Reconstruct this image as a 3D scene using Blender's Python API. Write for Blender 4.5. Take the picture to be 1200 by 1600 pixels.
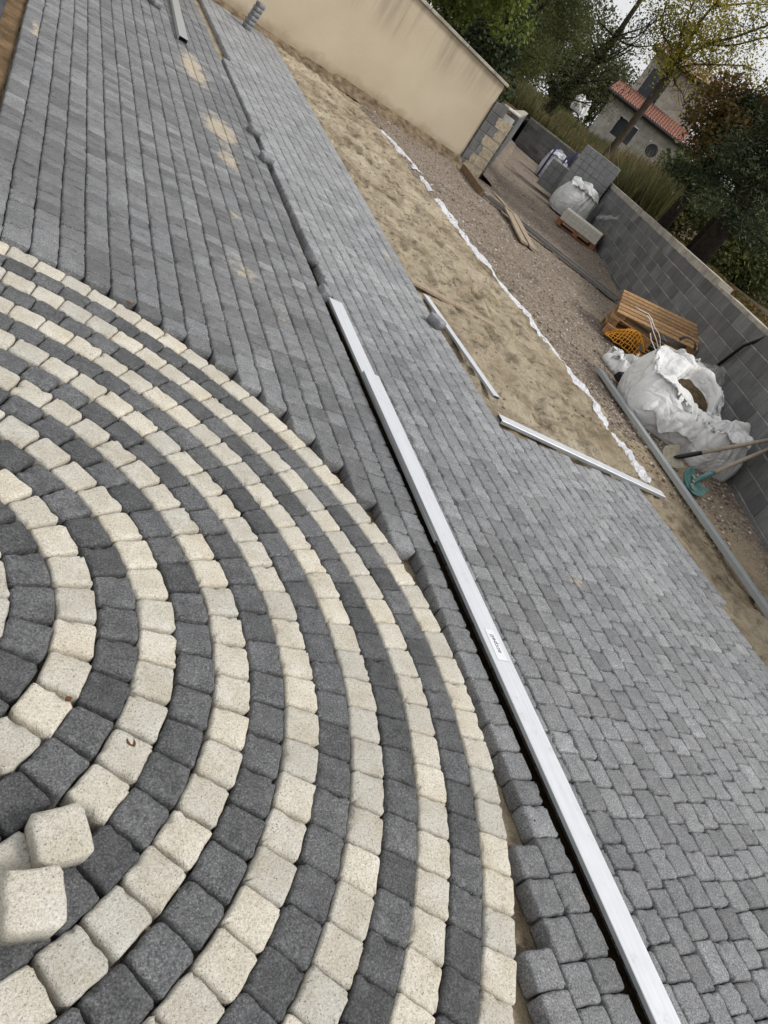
import bpy, bmesh, math, random
from mathutils import Vector, Matrix, noise
import numpy as np

# ------------------------------------------------------------------ camera, world, sun, exposure
sc = bpy.context.scene
col = sc.collection
for o in list(bpy.data.objects):
    bpy.data.objects.remove(o)
PITCH, ROLL, YAW, CAMH, FPX = 28.673, 37.794, 39.057, 1.6053, 1169.08
a_, p_, q_ = math.radians(YAW), math.radians(PITCH), math.radians(ROLL)
Fh = Vector((math.sin(a_), math.cos(a_), 0)); Rh = Vector((math.cos(a_), -math.sin(a_), 0)); UP = Vector((0, 0, 1))
CF = Fh * math.cos(p_) - UP * math.sin(p_)
CU0 = Fh * math.sin(p_) + UP * math.cos(p_)
CR = Rh * math.cos(q_) + CU0 * math.sin(q_)
CU = CU0 * math.cos(q_) - Rh * math.sin(q_)
CAM = Vector((0, 0, CAMH))
cam = bpy.data.cameras.new('camera'); camo = bpy.data.objects.new('camera', cam); col.objects.link(camo)
M = Matrix((CR, CU, -CF)).transposed().to_4x4(); M.translation = CAM
camo.matrix_world = M
cam.sensor_fit = 'VERTICAL'; cam.sensor_height = 24.0; cam.lens = FPX / 1600 * 24.0
cam.clip_start = 0.02; cam.clip_end = 4000
sc.camera = camo

SUN_EL, SUN_AZ = 48.0, 132.0     # azimuth clockwise from +Y
w = bpy.data.worlds.new('World'); sc.world = w; w.use_nodes = True
nt = w.node_tree; nt.nodes.clear()
sky = nt.nodes.new('ShaderNodeTexSky'); sky.sky_type = 'NISHITA'; sky.sun_disc = False
sky.sun_elevation = math.radians(SUN_EL); sky.sun_rotation = math.radians(SUN_AZ)
sky.air_density = 1.0; sky.dust_density = 4.0; sky.ozone_density = 1.0
hs = nt.nodes.new('ShaderNodeHueSaturation'); hs.inputs['Saturation'].default_value = 0.15
bg = nt.nodes.new('ShaderNodeBackground'); bg.inputs[1].default_value = 0.15
wo = nt.nodes.new('ShaderNodeOutputWorld')
cl = nt.nodes.new('ShaderNodeMix'); cl.data_type = 'RGBA'; cl.inputs[0].default_value = 0.72; cl.inputs[7].default_value = (4.3, 4.32, 4.36, 1)
nt.links.new(sky.outputs[0], hs.inputs['Color']); nt.links.new(hs.outputs[0], cl.inputs[6]); nt.links.new(cl.outputs[2], bg.inputs[0]); nt.links.new(bg.outputs[0], wo.inputs[0])
sl = bpy.data.lights.new('sun', 'SUN'); sl.energy = 1.5; sl.angle = math.radians(14); sl.color = (1.0, 0.96, 0.9)
so = bpy.data.objects.new('sun', sl); col.objects.link(so)
sd = Vector((math.sin(math.radians(SUN_AZ)) * math.cos(math.radians(SUN_EL)), math.cos(math.radians(SUN_AZ)) * math.cos(math.radians(SUN_EL)), math.sin(math.radians(SUN_EL))))
so.rotation_euler = sd.to_track_quat('Z', 'Y').to_euler(); so.location = (0, 0, 30)
sc.view_settings.view_transform = 'Standard'; sc.view_settings.look = 'None'; sc.view_settings.gamma = 1.0
sc.view_settings.exposure = 0.42
sc.view_settings.use_curve_mapping = False
sc.render.engine = 'CYCLES'

rng = random.Random(7)
def U(a, b): return rng.uniform(a, b)
def project(p):
    v = Vector(p) - CAM; z = v.dot(CF)
    if z <= 0.05: return None
    return 600 + FPX * v.dot(CR) / z, 800 - FPX * v.dot(CU) / z, z
def inframe(p, m=25):
    q = project(p)
    return q is not None and -m < q[0] < 1200 + m and -m < q[1] < 1600 + m
def W(u, D, z): return Rh * u + Fh * D + UP * z      # u metres to the right, D metres ahead of the standing point

# ------------------------------------------------------------------ materials
class G:
    def __init__(s, name, rough=0.8, spec=0.3):
        s.m = bpy.data.materials.new(name); s.m.use_nodes = True
        s.t = s.m.node_tree; s.n = s.t.nodes; s.l = s.t.links
        s.b = s.n['Principled BSDF']; s.b.inputs['Roughness'].default_value = rough
        s.b.inputs['Specular IOR Level'].default_value = spec
        s._pos = None
    def node(s, typ, **kw):
        n = s.n.new(typ)
        for k, v in kw.items(): setattr(n, k, v)
        return n
    def put(s, sock, v):
        if hasattr(v, 'node'): s.l.new(v, sock)
        else: sock.default_value = v
    def pos(s):
        if s._pos is None: s._pos = s.node('ShaderNodeNewGeometry').outputs['Position']
        return s._pos
    def scaled(s, v, sc3):
        n = s.node('ShaderNodeVectorMath', operation='MULTIPLY'); s.l.new(v, n.inputs[0]); n.inputs[1].default_value = sc3
        return n.outputs[0]
    def noise(s, scale, detail=3, rough=0.55, vec=None, dist=0.0):
        n = s.node('ShaderNodeTexNoise'); n.inputs['Scale'].default_value = scale; n.inputs['Detail'].default_value = detail
        n.inputs['Roughness'].default_value = rough; n.inputs['Distortion'].default_value = dist
        s.l.new(vec or s.pos(), n.inputs['Vector']); return n.outputs['Fac']
    def voro(s, scale, feat='F1', out='Distance', vec=None, rnd=1.0):
        n = s.node('ShaderNodeTexVoronoi', feature=feat); n.inputs['Scale'].default_value = scale; n.inputs['Randomness'].default_value = rnd
        s.l.new(vec or s.pos(), n.inputs['Vector']); return n.outputs[out]
    def ramp(s, v, *stops):
        n = s.node('ShaderNodeValToRGB'); e = n.color_ramp.elements
        while len(e) < len(stops): e.new(0.5)
        for el, (p, c) in zip(e, stops):
            el.position = p; el.color = (c, c, c, 1) if isinstance(c, (int, float)) else (*c, 1)
        s.l.new(v, n.inputs[0]); return n.outputs[0]
    def mix(s, f, a, b, mode='MIX'):
        n = s.node('ShaderNodeMix', data_type='RGBA', blend_type=mode)
        s.put(n.inputs[0], f)
        for sock, v in ((n.inputs[6], a), (n.inputs[7], b)):
            if isinstance(v, tuple): v = (*v, 1) if len(v) == 3 else v
            s.put(sock, v)
        return n.outputs[2]
    def math(s, op, a, b=0.0, clamp=False):
        n = s.node('ShaderNodeMath', operation=op, use_clamp=clamp); s.put(n.inputs[0], a); s.put(n.inputs[1], b); return n.outputs[0]
    def attr(s, name='tint'):
        return s.node('ShaderNodeAttribute', attribute_name=name).outputs['Fac']
    def sep(s, v=None):
        n = s.node('ShaderNodeSeparateXYZ'); s.l.new(v or s.pos(), n.inputs[0]); return n.outputs
    def bump(s, h, dist=0.003, strength=1.0):
        n = s.node('ShaderNodeBump'); n.inputs['Distance'].default_value = dist; n.inputs['Strength'].default_value = strength
        s.l.new(h, n.inputs['Height'])
        if s.b.inputs['Normal'].is_linked: s.l.new(s.b.inputs['Normal'].links[0].from_socket, n.inputs['Normal'])
        s.l.new(n.outputs[0], s.b.inputs['Normal'])
    def col(s, c):
        if isinstance(c, tuple): s.b.inputs['Base Color'].default_value = (*c, 1)
        else: s.l.new(c, s.b.inputs['Base Color'])
        return s
    def rough(s, v): s.put(s.b.inputs['Roughness'], v)

def tinted(g, c, lo, hi):
    t = g.attr(); f = g.math('MULTIPLY_ADD', t, hi - lo); f.node.inputs[2].default_value = lo
    n = g.node('ShaderNodeVectorMath', operation='SCALE'); g.put(n.inputs[0], c); g.l.new(f, n.inputs['Scale'])
    return n.outputs[0]

MAT = {}
def stone_light():
    g = G('cream_stone', 0.85, 0.25)
    warm = g.ramp(g.noise(9, 4), (0.3, (0.53, 0.485, 0.395)), (0.5, (0.60, 0.565, 0.485)), (0.72, (0.66, 0.635, 0.57)))
    sp = g.ramp(g.noise(170, 4, 0.85), (0.33, 0.32), (0.44, 0.88), (0.56, 1.04), (0.68, 1.22))
    c = g.mix(1.0, warm, sp, 'MULTIPLY')
    pit = g.ramp(g.voro(120), (0.0, 1.0), (0.13, 1.0), (0.22, 0.0))
    sel = g.ramp(g.noise(70, 2), (0.52, 0.0), (0.60, 1.0))
    pm = g.math('MULTIPLY', pit, sel)
    c = g.mix(pm, c, (0.22, 0.19, 0.14))
    dirt = g.ramp(g.noise(26, 5, 0.7), (0.55, 0.0), (0.75, 0.45))
    c = g.mix(dirt, c, (0.42, 0.36, 0.26))
    c = tinted(g, c, 0.84, 1.12)
    tm_ = g.ramp(g.attr(), (0.62, 0.0), (0.98, 0.25)); c = g.mix(tm_, c, g.mix(1.0, c, (0.97, 0.90, 0.79), 'MULTIPLY'))
    tw_ = g.ramp(g.attr(), (0.08, 0.7), (0.3, 0.0)); c = g.mix(tw_, c, g.mix(1.0, c, (1.02, 1.04, 1.08), 'MULTIPLY'))
    g.col(c); h = g.math('SUBTRACT', g.noise(260, 3, 0.65), g.math('MULTIPLY', pm, 0.6))
    g.bump(h, 0.004, 1.0); g.bump(g.noise(70, 4, 0.65), 0.005, 0.7)
    return g.m
def stone_dark(name, a, b, lo, hi, spec=0.35, spill=False):
    g = G(name, 0.62, spec)
    c = g.ramp(g.noise(14, 4), (0.3, a), (0.72, b))
    sp = g.ramp(g.noise(170, 4, 0.85), (0.36, 0.28), (0.47, 0.86), (0.54, 1.06), (0.64, 2.3))
    c = g.mix(1.0, c, sp, 'MULTIPLY')
    haze = g.ramp(g.noise(34, 4, 0.65), (0.5, 0.0), (0.78, 0.5))
    c = g.mix(haze, c, (0.22, 0.23, 0.235) if not spill else (0.36, 0.36, 0.355))
    c = tinted(g, c, lo, hi)
    c = g.mix(1.0, c, g.ramp(g.noise(0.9, 4, 0.6), (0.3, (0.86, 0.86, 0.87)), (0.7, (1.10, 1.09, 1.07))), 'MULTIPLY')
    if spill:      # dry sand trodden onto the setts, in patches with their own outline
        p = g.pos(); tot = None
        for (x, y, rx, ry, k) in ((1.62, 9.0, 0.20, 0.85, 1.0), (1.70, 7.2, 0.22, 0.55, 1.0), (1.66, 6.4, 0.15, 0.3, 0.8), (1.52, 5.15, 0.10, 0.10, 0.9), (1.45, 4.3, 0.2, 0.35, 0.45), (1.65, 3.9, 0.2, 0.3, 0.4),
                                 (0.16, 7.15, 0.05, 0.33, 0.9), (2.04, 0.60, 0.05, 0.05, 0.45), (3.18, 6.1, 0.07, 0.2, 0.8), (3.1, 2.2, 0.12, 0.2, 0.35), (3.4, 1.65, 0.10, 0.12, 0.4), (3.55, 2.75, 0.1, 0.1, 0.3)):
            n = g.node('ShaderNodeVectorMath', operation='SUBTRACT'); g.l.new(p, n.inputs[0]); n.inputs[1].default_value = (x, y, 0)
            n2 = g.node('ShaderNodeVectorMath', operation='MULTIPLY'); g.l.new(n.outputs[0], n2.inputs[0]); n2.inputs[1].default_value = (1 / rx, 1 / ry, 0)
            n3 = g.node('ShaderNodeVectorMath', operation='LENGTH'); g.l.new(n2.outputs[0], n3.inputs[0])
            f = g.math('SUBTRACT', 1.25, n3.outputs['Value'], True); f = g.math('MULTIPLY', f, k)
            tot = f if tot is None else g.math('MAXIMUM', tot, f)
        gr = g.noise(60, 5, 0.8)
        tot = g.math('MULTIPLY', tot, 0.62); s_ = g.math('ADD', tot, gr); n4 = g.math('MULTIPLY', g.math('SUBTRACT', g.noise(5, 4, 0.75), 0.5), 1.5); s_ = g.math('ADD', s_, n4); msk = g.ramp(s_, (0.80, 0.0), (1.25, 0.75))
        c = g.mix(msk, c, (0.52, 0.44, 0.32))
    g.col(c); g.bump(g.noise(200, 4, 0.75), 0.004, 1.0); g.bump(g.noise(65, 4, 0.65), 0.005, 0.7)
    return g.m
MAT['cream'] = stone_light()
MAT['anth'] = stone_dark('anthracite_stone', (0.082, 0.084, 0.088), (0.132, 0.135, 0.140), 0.72, 1.32)
MAT['grey'] = stone_dark('grey_sett', (0.156, 0.161, 0.169), (0.232, 0.238, 0.247), 0.60, 1.55, 0.6, True)
def simple(name, c, rough=0.7, spec=0.3, metal=0.0, var=None, bump=None):
    g = G(name, rough, spec); g.b.inputs['Metallic'].default_value = metal
    if var:
        sc_, d = var; n = g.ramp(g.noise(sc_, 4, 0.6), (0.3, 1 - d), (0.7, 1 + d))
        g.col(g.mix(1.0, c, n, 'MULTIPLY'))
    else: g.col(c)
    if bump: g.bump(g.noise(bump[0], 4, 0.6), bump[1])
    return g.m
def mk_sand():
    g = G('yellow_sand', 0.95, 0.1)
    c = g.ramp(g.noise(1.3, 5, 0.6), (0.32, (0.26, 0.205, 0.14)), (0.45, (0.43, 0.355, 0.25)), (0.58, (0.53, 0.45, 0.33)), (0.75, (0.64, 0.56, 0.43)))
    damp = g.ramp(g.noise(2.2, 6, 0.7, g.scaled(g.pos(), (1.0, 0.6, 1))), (0.53, 0.0), (0.66, 0.85))
    c = g.mix(damp, c, (0.20, 0.155, 0.10))
    c = g.mix(1.0, c, g.ramp(g.noise(150, 3, 0.7), (0.3, 0.72), (0.7, 1.2)), 'MULTIPLY')
    c = g.mix(1.0, c, g.ramp(g.noise(9, 5, 0.75), (0.36, 0.50), (0.48, 0.96), (0.66, 1.12)), 'MULTIPLY')
    peb = g.ramp(g.noise(60, 2), (0.70, 0.0), (0.74, 0.7)); c = g.mix(peb, c, (0.22, 0.16, 0.10))
    g.col(c); g.bump(g.noise(28, 6, 0.75), 0.035, 1.0); g.bump(g.noise(240, 3, 0.7), 0.004, 0.8)
    return g.m
MAT['sand'] = mk_sand()
def mk_gravel():
    g = G('gravelly_soil', 0.95, 0.15)
    base = g.ramp(g.noise(0.8, 5, 0.65), (0.3, (0.15, 0.115, 0.085)), (0.5, (0.235, 0.19, 0.145)), (0.7, (0.30, 0.25, 0.195)))
    v = g.node('ShaderNodeTexVoronoi'); v.inputs['Scale'].default_value = 42; g.l.new(g.pos(), v.inputs['Vector'])
    s3 = g.sep(v.outputs['Color'])
    st = g.ramp(s3[0], (0.0, (0.10, 0.075, 0.055)), (0.35, (0.22, 0.17, 0.13)), (0.7, (0.32, 0.27, 0.22)), (1.0, (0.55, 0.50, 0.44)))
    c = g.mix(0.6, base, st)
    x, y, z = g.sep()
    # loose sand carried onto the ground beside the setts: nearest the sand bed
    d = g.math('SUBTRACT', g.math('MULTIPLY_ADD', y, 0.30), x)      # y*.30 + c - x
    d.node.inputs[0].links[0].from_node.inputs[2].default_value = 5.3
    f = g.ramp(g.math('ADD', g.math('MULTIPLY', d, 0.5), g.math('SUBTRACT', g.noise(1.6, 5, 0.7), 0.5)), (0.0, 0.0), (0.25, 1.0))
    yl = g.ramp(y, (0.0, 1.0), (1.0, 0.0)); lim = g.math('LESS_THAN', y, 4.6)
    f = g.math('MULTIPLY', f, lim); c = g.mix(g.math('MULTIPLY', f, 0.85), c, (0.42, 0.335, 0.225))
    dark = g.ramp(g.noise(1.1, 5, 0.7), (0.55, 0.0), (0.7, 0.6)); c = g.mix(dark, c, (0.09, 0.065, 0.045))
    c = g.mix(1.0, c, g.ramp(g.noise(110, 3, 0.7), (0.3, 0.65), (0.7, 1.25)), 'MULTIPLY')
    g.col(c); g.bump(v.outputs['Distance'], 0.02, 0.9); g.bump(g.noise(120, 4, 0.7), 0.006, 0.9)
    return g.m
MAT['gravel'] = mk_gravel()
MAT['soil'] = simple('brown_soil', (0.17, 0.115, 0.065), 0.95, 0.1, 0, (6, 0.5), (50, 0.02))
MAT['wetsand'] = simple('damp_sand', (0.095, 0.07, 0.042), 0.95, 0.1, 0, (14, 0.5), (50, 0.02))
MAT['tan'] = simple('tan_soil', (0.215, 0.165, 0.11), 0.95, 0.1, 0, (7, 0.6), (35, 0.05))
MAT['pebble'] = None
def mk_pebble():
    g = G('pebbles', 0.85, 0.2); t = g.attr()
    g.col(g.ramp(t, (0.0, (0.10, 0.075, 0.055)), (0.4, (0.24, 0.19, 0.145)), (0.8, (0.36, 0.31, 0.25)), (1.0, (0.62, 0.58, 0.52)))); return g.m
MAT['pebble'] = mk_pebble()
def mk_block():
    g = G('concrete_block', 0.9, 0.2)
    c = g.ramp(g.noise(3.0, 5, 0.65), (0.3, (0.125, 0.127, 0.129)), (0.7, (0.195, 0.196, 0.194)))
    st = g.ramp(g.noise(1.0, 4, 0.6, g.scaled(g.pos(), (30, 30, 3))), (0.35, 0.82), (0.65, 1.12))
    c = g.mix(1.0, c, st, 'MULTIPLY'); c = g.mix(1.0, c, g.ramp(g.noise(160, 2), (0.3, 0.75), (0.7, 1.2)), 'MULTIPLY')
    g.col(tinted(g, c, 0.72, 1.32)); g.bump(g.noise(170, 3, 0.7), 0.004, 0.8); return g.m
MAT['block'] = mk_block()
MAT['newcream'] = simple('new_cream_sett', (0.66, 0.63, 0.55), 0.85, 0.2, 0, (30, 0.12), (120, 0.004))
MAT['newblock'] = simple('new_grey_block', (0.21, 0.215, 0.22), 0.85, 0.2, 0, (6, 0.25), (120, 0.004))
MAT['mortar'] = simple('mortar', (0.36, 0.35, 0.325), 0.95, 0.1, 0, (3, 0.5), (90, 0.006))
MAT['coping'] = simple('wall_head_concrete', (0.36, 0.335, 0.285), 0.95, 0.15, 0, (5, 0.35), (60, 0.008))
def mk_render():
    g = G('cream_render', 0.92, 0.15)
    x, y, z = g.sep()
    c = g.ramp(g.noise(0.9, 5, 0.55), (0.3, (0.48, 0.40, 0.29)), (0.7, (0.57, 0.49, 0.37)))
    run = g.noise(1.0, 4, 0.6, g.scaled(g.pos(), (6.5, 6.5, 0.35)))
    hi = g.ramp(z, (0.0, 0.0), (1.0, 1.0)); zz = g.math('MULTIPLY_ADD', z, 1.15); zz.node.inputs[2].default_value = -1.18
    m = g.math('MULTIPLY', g.ramp(run, (0.40, 0.0), (0.62, 1.0)), g.math('MINIMUM', g.math('MAXIMUM', zz, 0.0), 0.45))
    c = g.mix(m, c, (0.25, 0.205, 0.155))
    ft = g.math('SUBTRACT', 0.28, z); fm = g.math('ADD', g.math('MULTIPLY', ft, 2.0), g.math('SUBTRACT', g.noise(2.5, 5, 0.7), 0.5))
    c = g.mix(g.ramp(fm, (0.05, 0.0), (0.45, 0.8)), c, (0.31, 0.24, 0.16))
    c = g.mix(1.0, c, g.ramp(g.noise(60, 4, 0.7), (0.3, 0.9), (0.7, 1.08)), 'MULTIPLY')
    g.col(c); g.bump(g.noise(120, 4, 0.7), 0.004, 0.7); return g.m
MAT['render'] = mk_render()
MAT['smear'] = simple('render_smear', (0.40, 0.34, 0.255), 0.95, 0.1, 0, (14, 0.35), (60, 0.01))
MAT['whiteend'] = simple('pale_mortar_cap', (0.62, 0.59, 0.51), 0.9, 0.2, 0, (10, 0.15), (60, 0.006))
def mk_alu(name, c, metal, rough):
    g = G(name, rough, 0.5); g.b.inputs['Metallic'].default_value = metal
    n = g.noise(1.0, 4, 0.7, g.scaled(g.pos(), (90, 1.5, 90)))
    cc = g.mix(1.0, c, g.ramp(n, (0.3, 0.90), (0.7, 1.05)), 'MULTIPLY')
    d = g.ramp(g.noise(16, 6, 0.85), (0.56, 0.0), (0.72, 0.55)); cc = g.mix(d, cc, (0.42, 0.40, 0.36)); g.col(cc)
    g.rough(g.ramp(g.noise(20, 4), (0.3, rough - 0.08), (0.7, rough + 0.15))); return g.m
MAT['alu'] = mk_alu('white_aluminium', (0.70, 0.715, 0.745), 0.40, 0.42)
MAT['aluside'] = mk_alu('bare_aluminium', (0.50, 0.52, 0.53), 0.7, 0.45)
MAT['steel'] = mk_alu('galvanised_steel', (0.42, 0.45, 0.46), 0.6, 0.5)
MAT['ink'] = simple('black_ink', (0.02, 0.02, 0.025), 0.6)
MAT['sticker'] = simple('sticker', (0.69, 0.70, 0.73), 0.45, 0.4)
MAT['stickline'] = simple('sticker_outline', (0.42, 0.45, 0.46), 0.5)
def mk_fabric(name, c, s=1.0, t=0.0):
    g = G(name, 0.75, 0.25)
    v = g.voro(7 * s, 'DISTANCE_TO_EDGE', 'Distance', None); n = g.noise(5 * s, 5, 0.6, None, 1.2)
    g.col(g.mix(1.0, c, g.ramp(g.noise(2.2, 5, 0.7), (0.3, 0.86), (0.65, 1.05)), 'MULTIPLY'))
    r1 = g.math('ABSOLUTE', g.math('SUBTRACT', g.noise(3.2 * s, 2, 0.5, None, 0.8), 0.5)); r2 = g.math('ABSOLUTE', g.math('SUBTRACT', g.noise(8 * s, 2, 0.5, None, 0.8), 0.5))
    g.bump(r1, 0.15, 0.7); g.bump(r2, 0.035, 0.6); g.bump(g.noise(300, 1), 0.001, 0.3); return g.m
MAT['bag'] = mk_fabric('woven_white_bag', (0.74, 0.74, 0.73))
MAT['bagg'] = mk_fabric('woven_grey_white_bag', (0.52, 0.53, 0.56))
MAT['strap'] = simple('dark_strap', (0.018, 0.018, 0.022), 0.7)
MAT['navy'] = simple('navy_strap', (0.025, 0.028, 0.085), 0.7)
MAT['fleece'] = mk_fabric('white_geotextile', (0.72, 0.72, 0.75), 3)
def mk_film():
    g = G('clear_film', 0.18, 0.6); g.col((0.85, 0.87, 0.88)); g.b.inputs['Alpha'].default_value = 0.12
    g.bump(g.noise(20, 4, 0.6, None, 2.0), 0.03, 0.9); return g.m
MAT['film'] = mk_film()
def mk_wood(name, a, b, axis):
    g = G(name, 0.82, 0.2)
    c = g.ramp(g.noise(1.0, 4, 0.6, g.scaled(g.pos(), axis)), (0.3, a), (0.7, b))
    g.col(tinted(g, c, 0.7, 1.25)); g.bump(g.noise(1.0, 3, 0.6, g.scaled(g.pos(), tuple(x * 2 for x in axis))), 0.004, 0.6); return g.m
MAT['pal'] = mk_wood('pallet_wood', (0.22, 0.125, 0.06), (0.40, 0.25, 0.125), (18, 30, 40))
MAT['redpal'] = mk_wood('reddish_pallet_wood', (0.23, 0.095, 0.05), (0.36, 0.17, 0.09), (18, 30, 40))
MAT['board'] = mk_wood('weathered_board', (0.26, 0.20, 0.145), (0.40, 0.325, 0.245), (30, 6, 30))
MAT['plank'] = mk_wood('grey_plank', (0.13, 0.125, 0.115), (0.22, 0.205, 0.19), (30, 6, 30))
MAT['brownboard'] = mk_wood('brown_board', (0.13, 0.085, 0.05), (0.24, 0.17, 0.11), (20, 10, 30))
MAT['handle'] = mk_wood('ash_handle', (0.28, 0.235, 0.175), (0.42, 0.36, 0.28), (30, 30, 30))
MAT['teal'] = simple('teal_paint', (0.085, 0.20, 0.19), 0.55, 0.4, 0, (16, 0.4), (40, 0.003))
MAT['cement'] = simple('dried_cement', (0.36, 0.325, 0.255), 0.95, 0.1, 0, (20, 0.3), (60, 0.01))
MAT['net'] = simple('orange_net', (0.62, 0.27, 0.02), 0.6)
MAT['black'] = simple('black_plastic', (0.012, 0.012, 0.013), 0.5)
MAT['kerb'] = simple('dark_membrane', (0.055, 0.058, 0.066), 0.8, 0.3, 0, (12, 0.4), (60, 0.01))
def mk_housewall():
    g = G('rough_house_block', 0.93, 0.15)
    n = g.ramp(g.noise(1.6, 5, 0.7), (0.3, (0.30, 0.285, 0.25)), (0.7, (0.46, 0.435, 0.385)))
    g.col(tinted(g, n, 0.85, 1.15)); g.bump(g.noise(8, 4), 0.03, 0.6); return g.m
MAT['hwall'] = mk_housewall()
MAT['tile'] = simple('terracotta', (0.27, 0.13, 0.095), 0.8, 0.25, 0, (5, 0.3))
MAT['gutter'] = simple('dark_gutter', (0.022, 0.024, 0.028), 0.5, 0.4)
MAT['glass'] = simple('dark_window', (0.030, 0.036, 0.050), 0.15, 0.5)
MAT['reveal'] = simple('pale_reveal', (0.42, 0.41, 0.38), 0.9)
def mk_leaf(name, *stops, tr=0.25, rough=0.6):
    g = G(name, rough, 0.25); t = g.attr(); c = g.ramp(t, *stops); g.col(c)
    tn = g.node('ShaderNodeBsdfTranslucent'); g.l.new(c, tn.inputs[0]); ms = g.node('ShaderNodeMixShader'); ms.inputs[0].default_value = tr
    out = g.n['Material Output']; g.l.new(g.b.outputs[0], ms.inputs[1]); g.l.new(tn.outputs[0], ms.inputs[2]); g.l.new(ms.outputs[0], out.inputs[0]); return g.m
MAT['lf_yellow'] = mk_leaf('yellowing_leaf', (0.0, (0.17, 0.185, 0.03)), (0.5, (0.34, 0.31, 0.045)), (1.0, (0.52, 0.40, 0.09)), tr=0.45)
MAT['lf_dark'] = mk_leaf('dark_needle', (0.0, (0.022, 0.034, 0.015)), (0.5, (0.045, 0.064, 0.027)), (1.0, (0.095, 0.11, 0.045)), tr=0.2)
MAT['lf_rust'] = mk_leaf('rusty_leaf', (0.0, (0.055, 0.06, 0.018)), (0.5, (0.115, 0.08, 0.022)), (1.0, (0.21, 0.095, 0.03)), tr=0.35)
MAT['lf_olive'] = mk_leaf('olive_leaf', (0.0, (0.045, 0.058, 0.018)), (0.6, (0.10, 0.115, 0.038)), (1.0, (0.18, 0.155, 0.05)), tr=0.3)
MAT['lf_green'] = mk_leaf('bush_leaf', (0.0, (0.05, 0.075, 0.014)), (0.6, (0.16, 0.20, 0.04)), (1.0, (0.36, 0.38, 0.11)), tr=0.35)
MAT['lf_far'] = mk_leaf('far_leaf', (0.0, (0.045, 0.055, 0.022)), (1.0, (0.12, 0.12, 0.055)), tr=0.25)
MAT['grass'] = mk_leaf('dry_grass', (0.0, (0.05, 0.072, 0.02)), (0.5, (0.115, 0.11, 0.042)), (1.0, (0.23, 0.17, 0.085)), tr=0.25)
MAT['dryleaf'] = simple('dry_leaf', (0.10, 0.045, 0.022), 0.7, 0.2, 0, (60, 0.4))
MAT['bark'] = simple('bark', (0.075, 0.06, 0.045), 0.95, 0.1, 0, (14, 0.4), (40, 0.03))
MAT['barkd'] = simple('dark_bark', (0.035, 0.028, 0.022), 0.95, 0.1, 0, (10, 0.4), (30, 0.03))
MAT['field'] = simple('field_soil', (0.085, 0.065, 0.038), 0.95, 0.1, 0, (1.2, 0.6), (14, 0.06))

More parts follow.
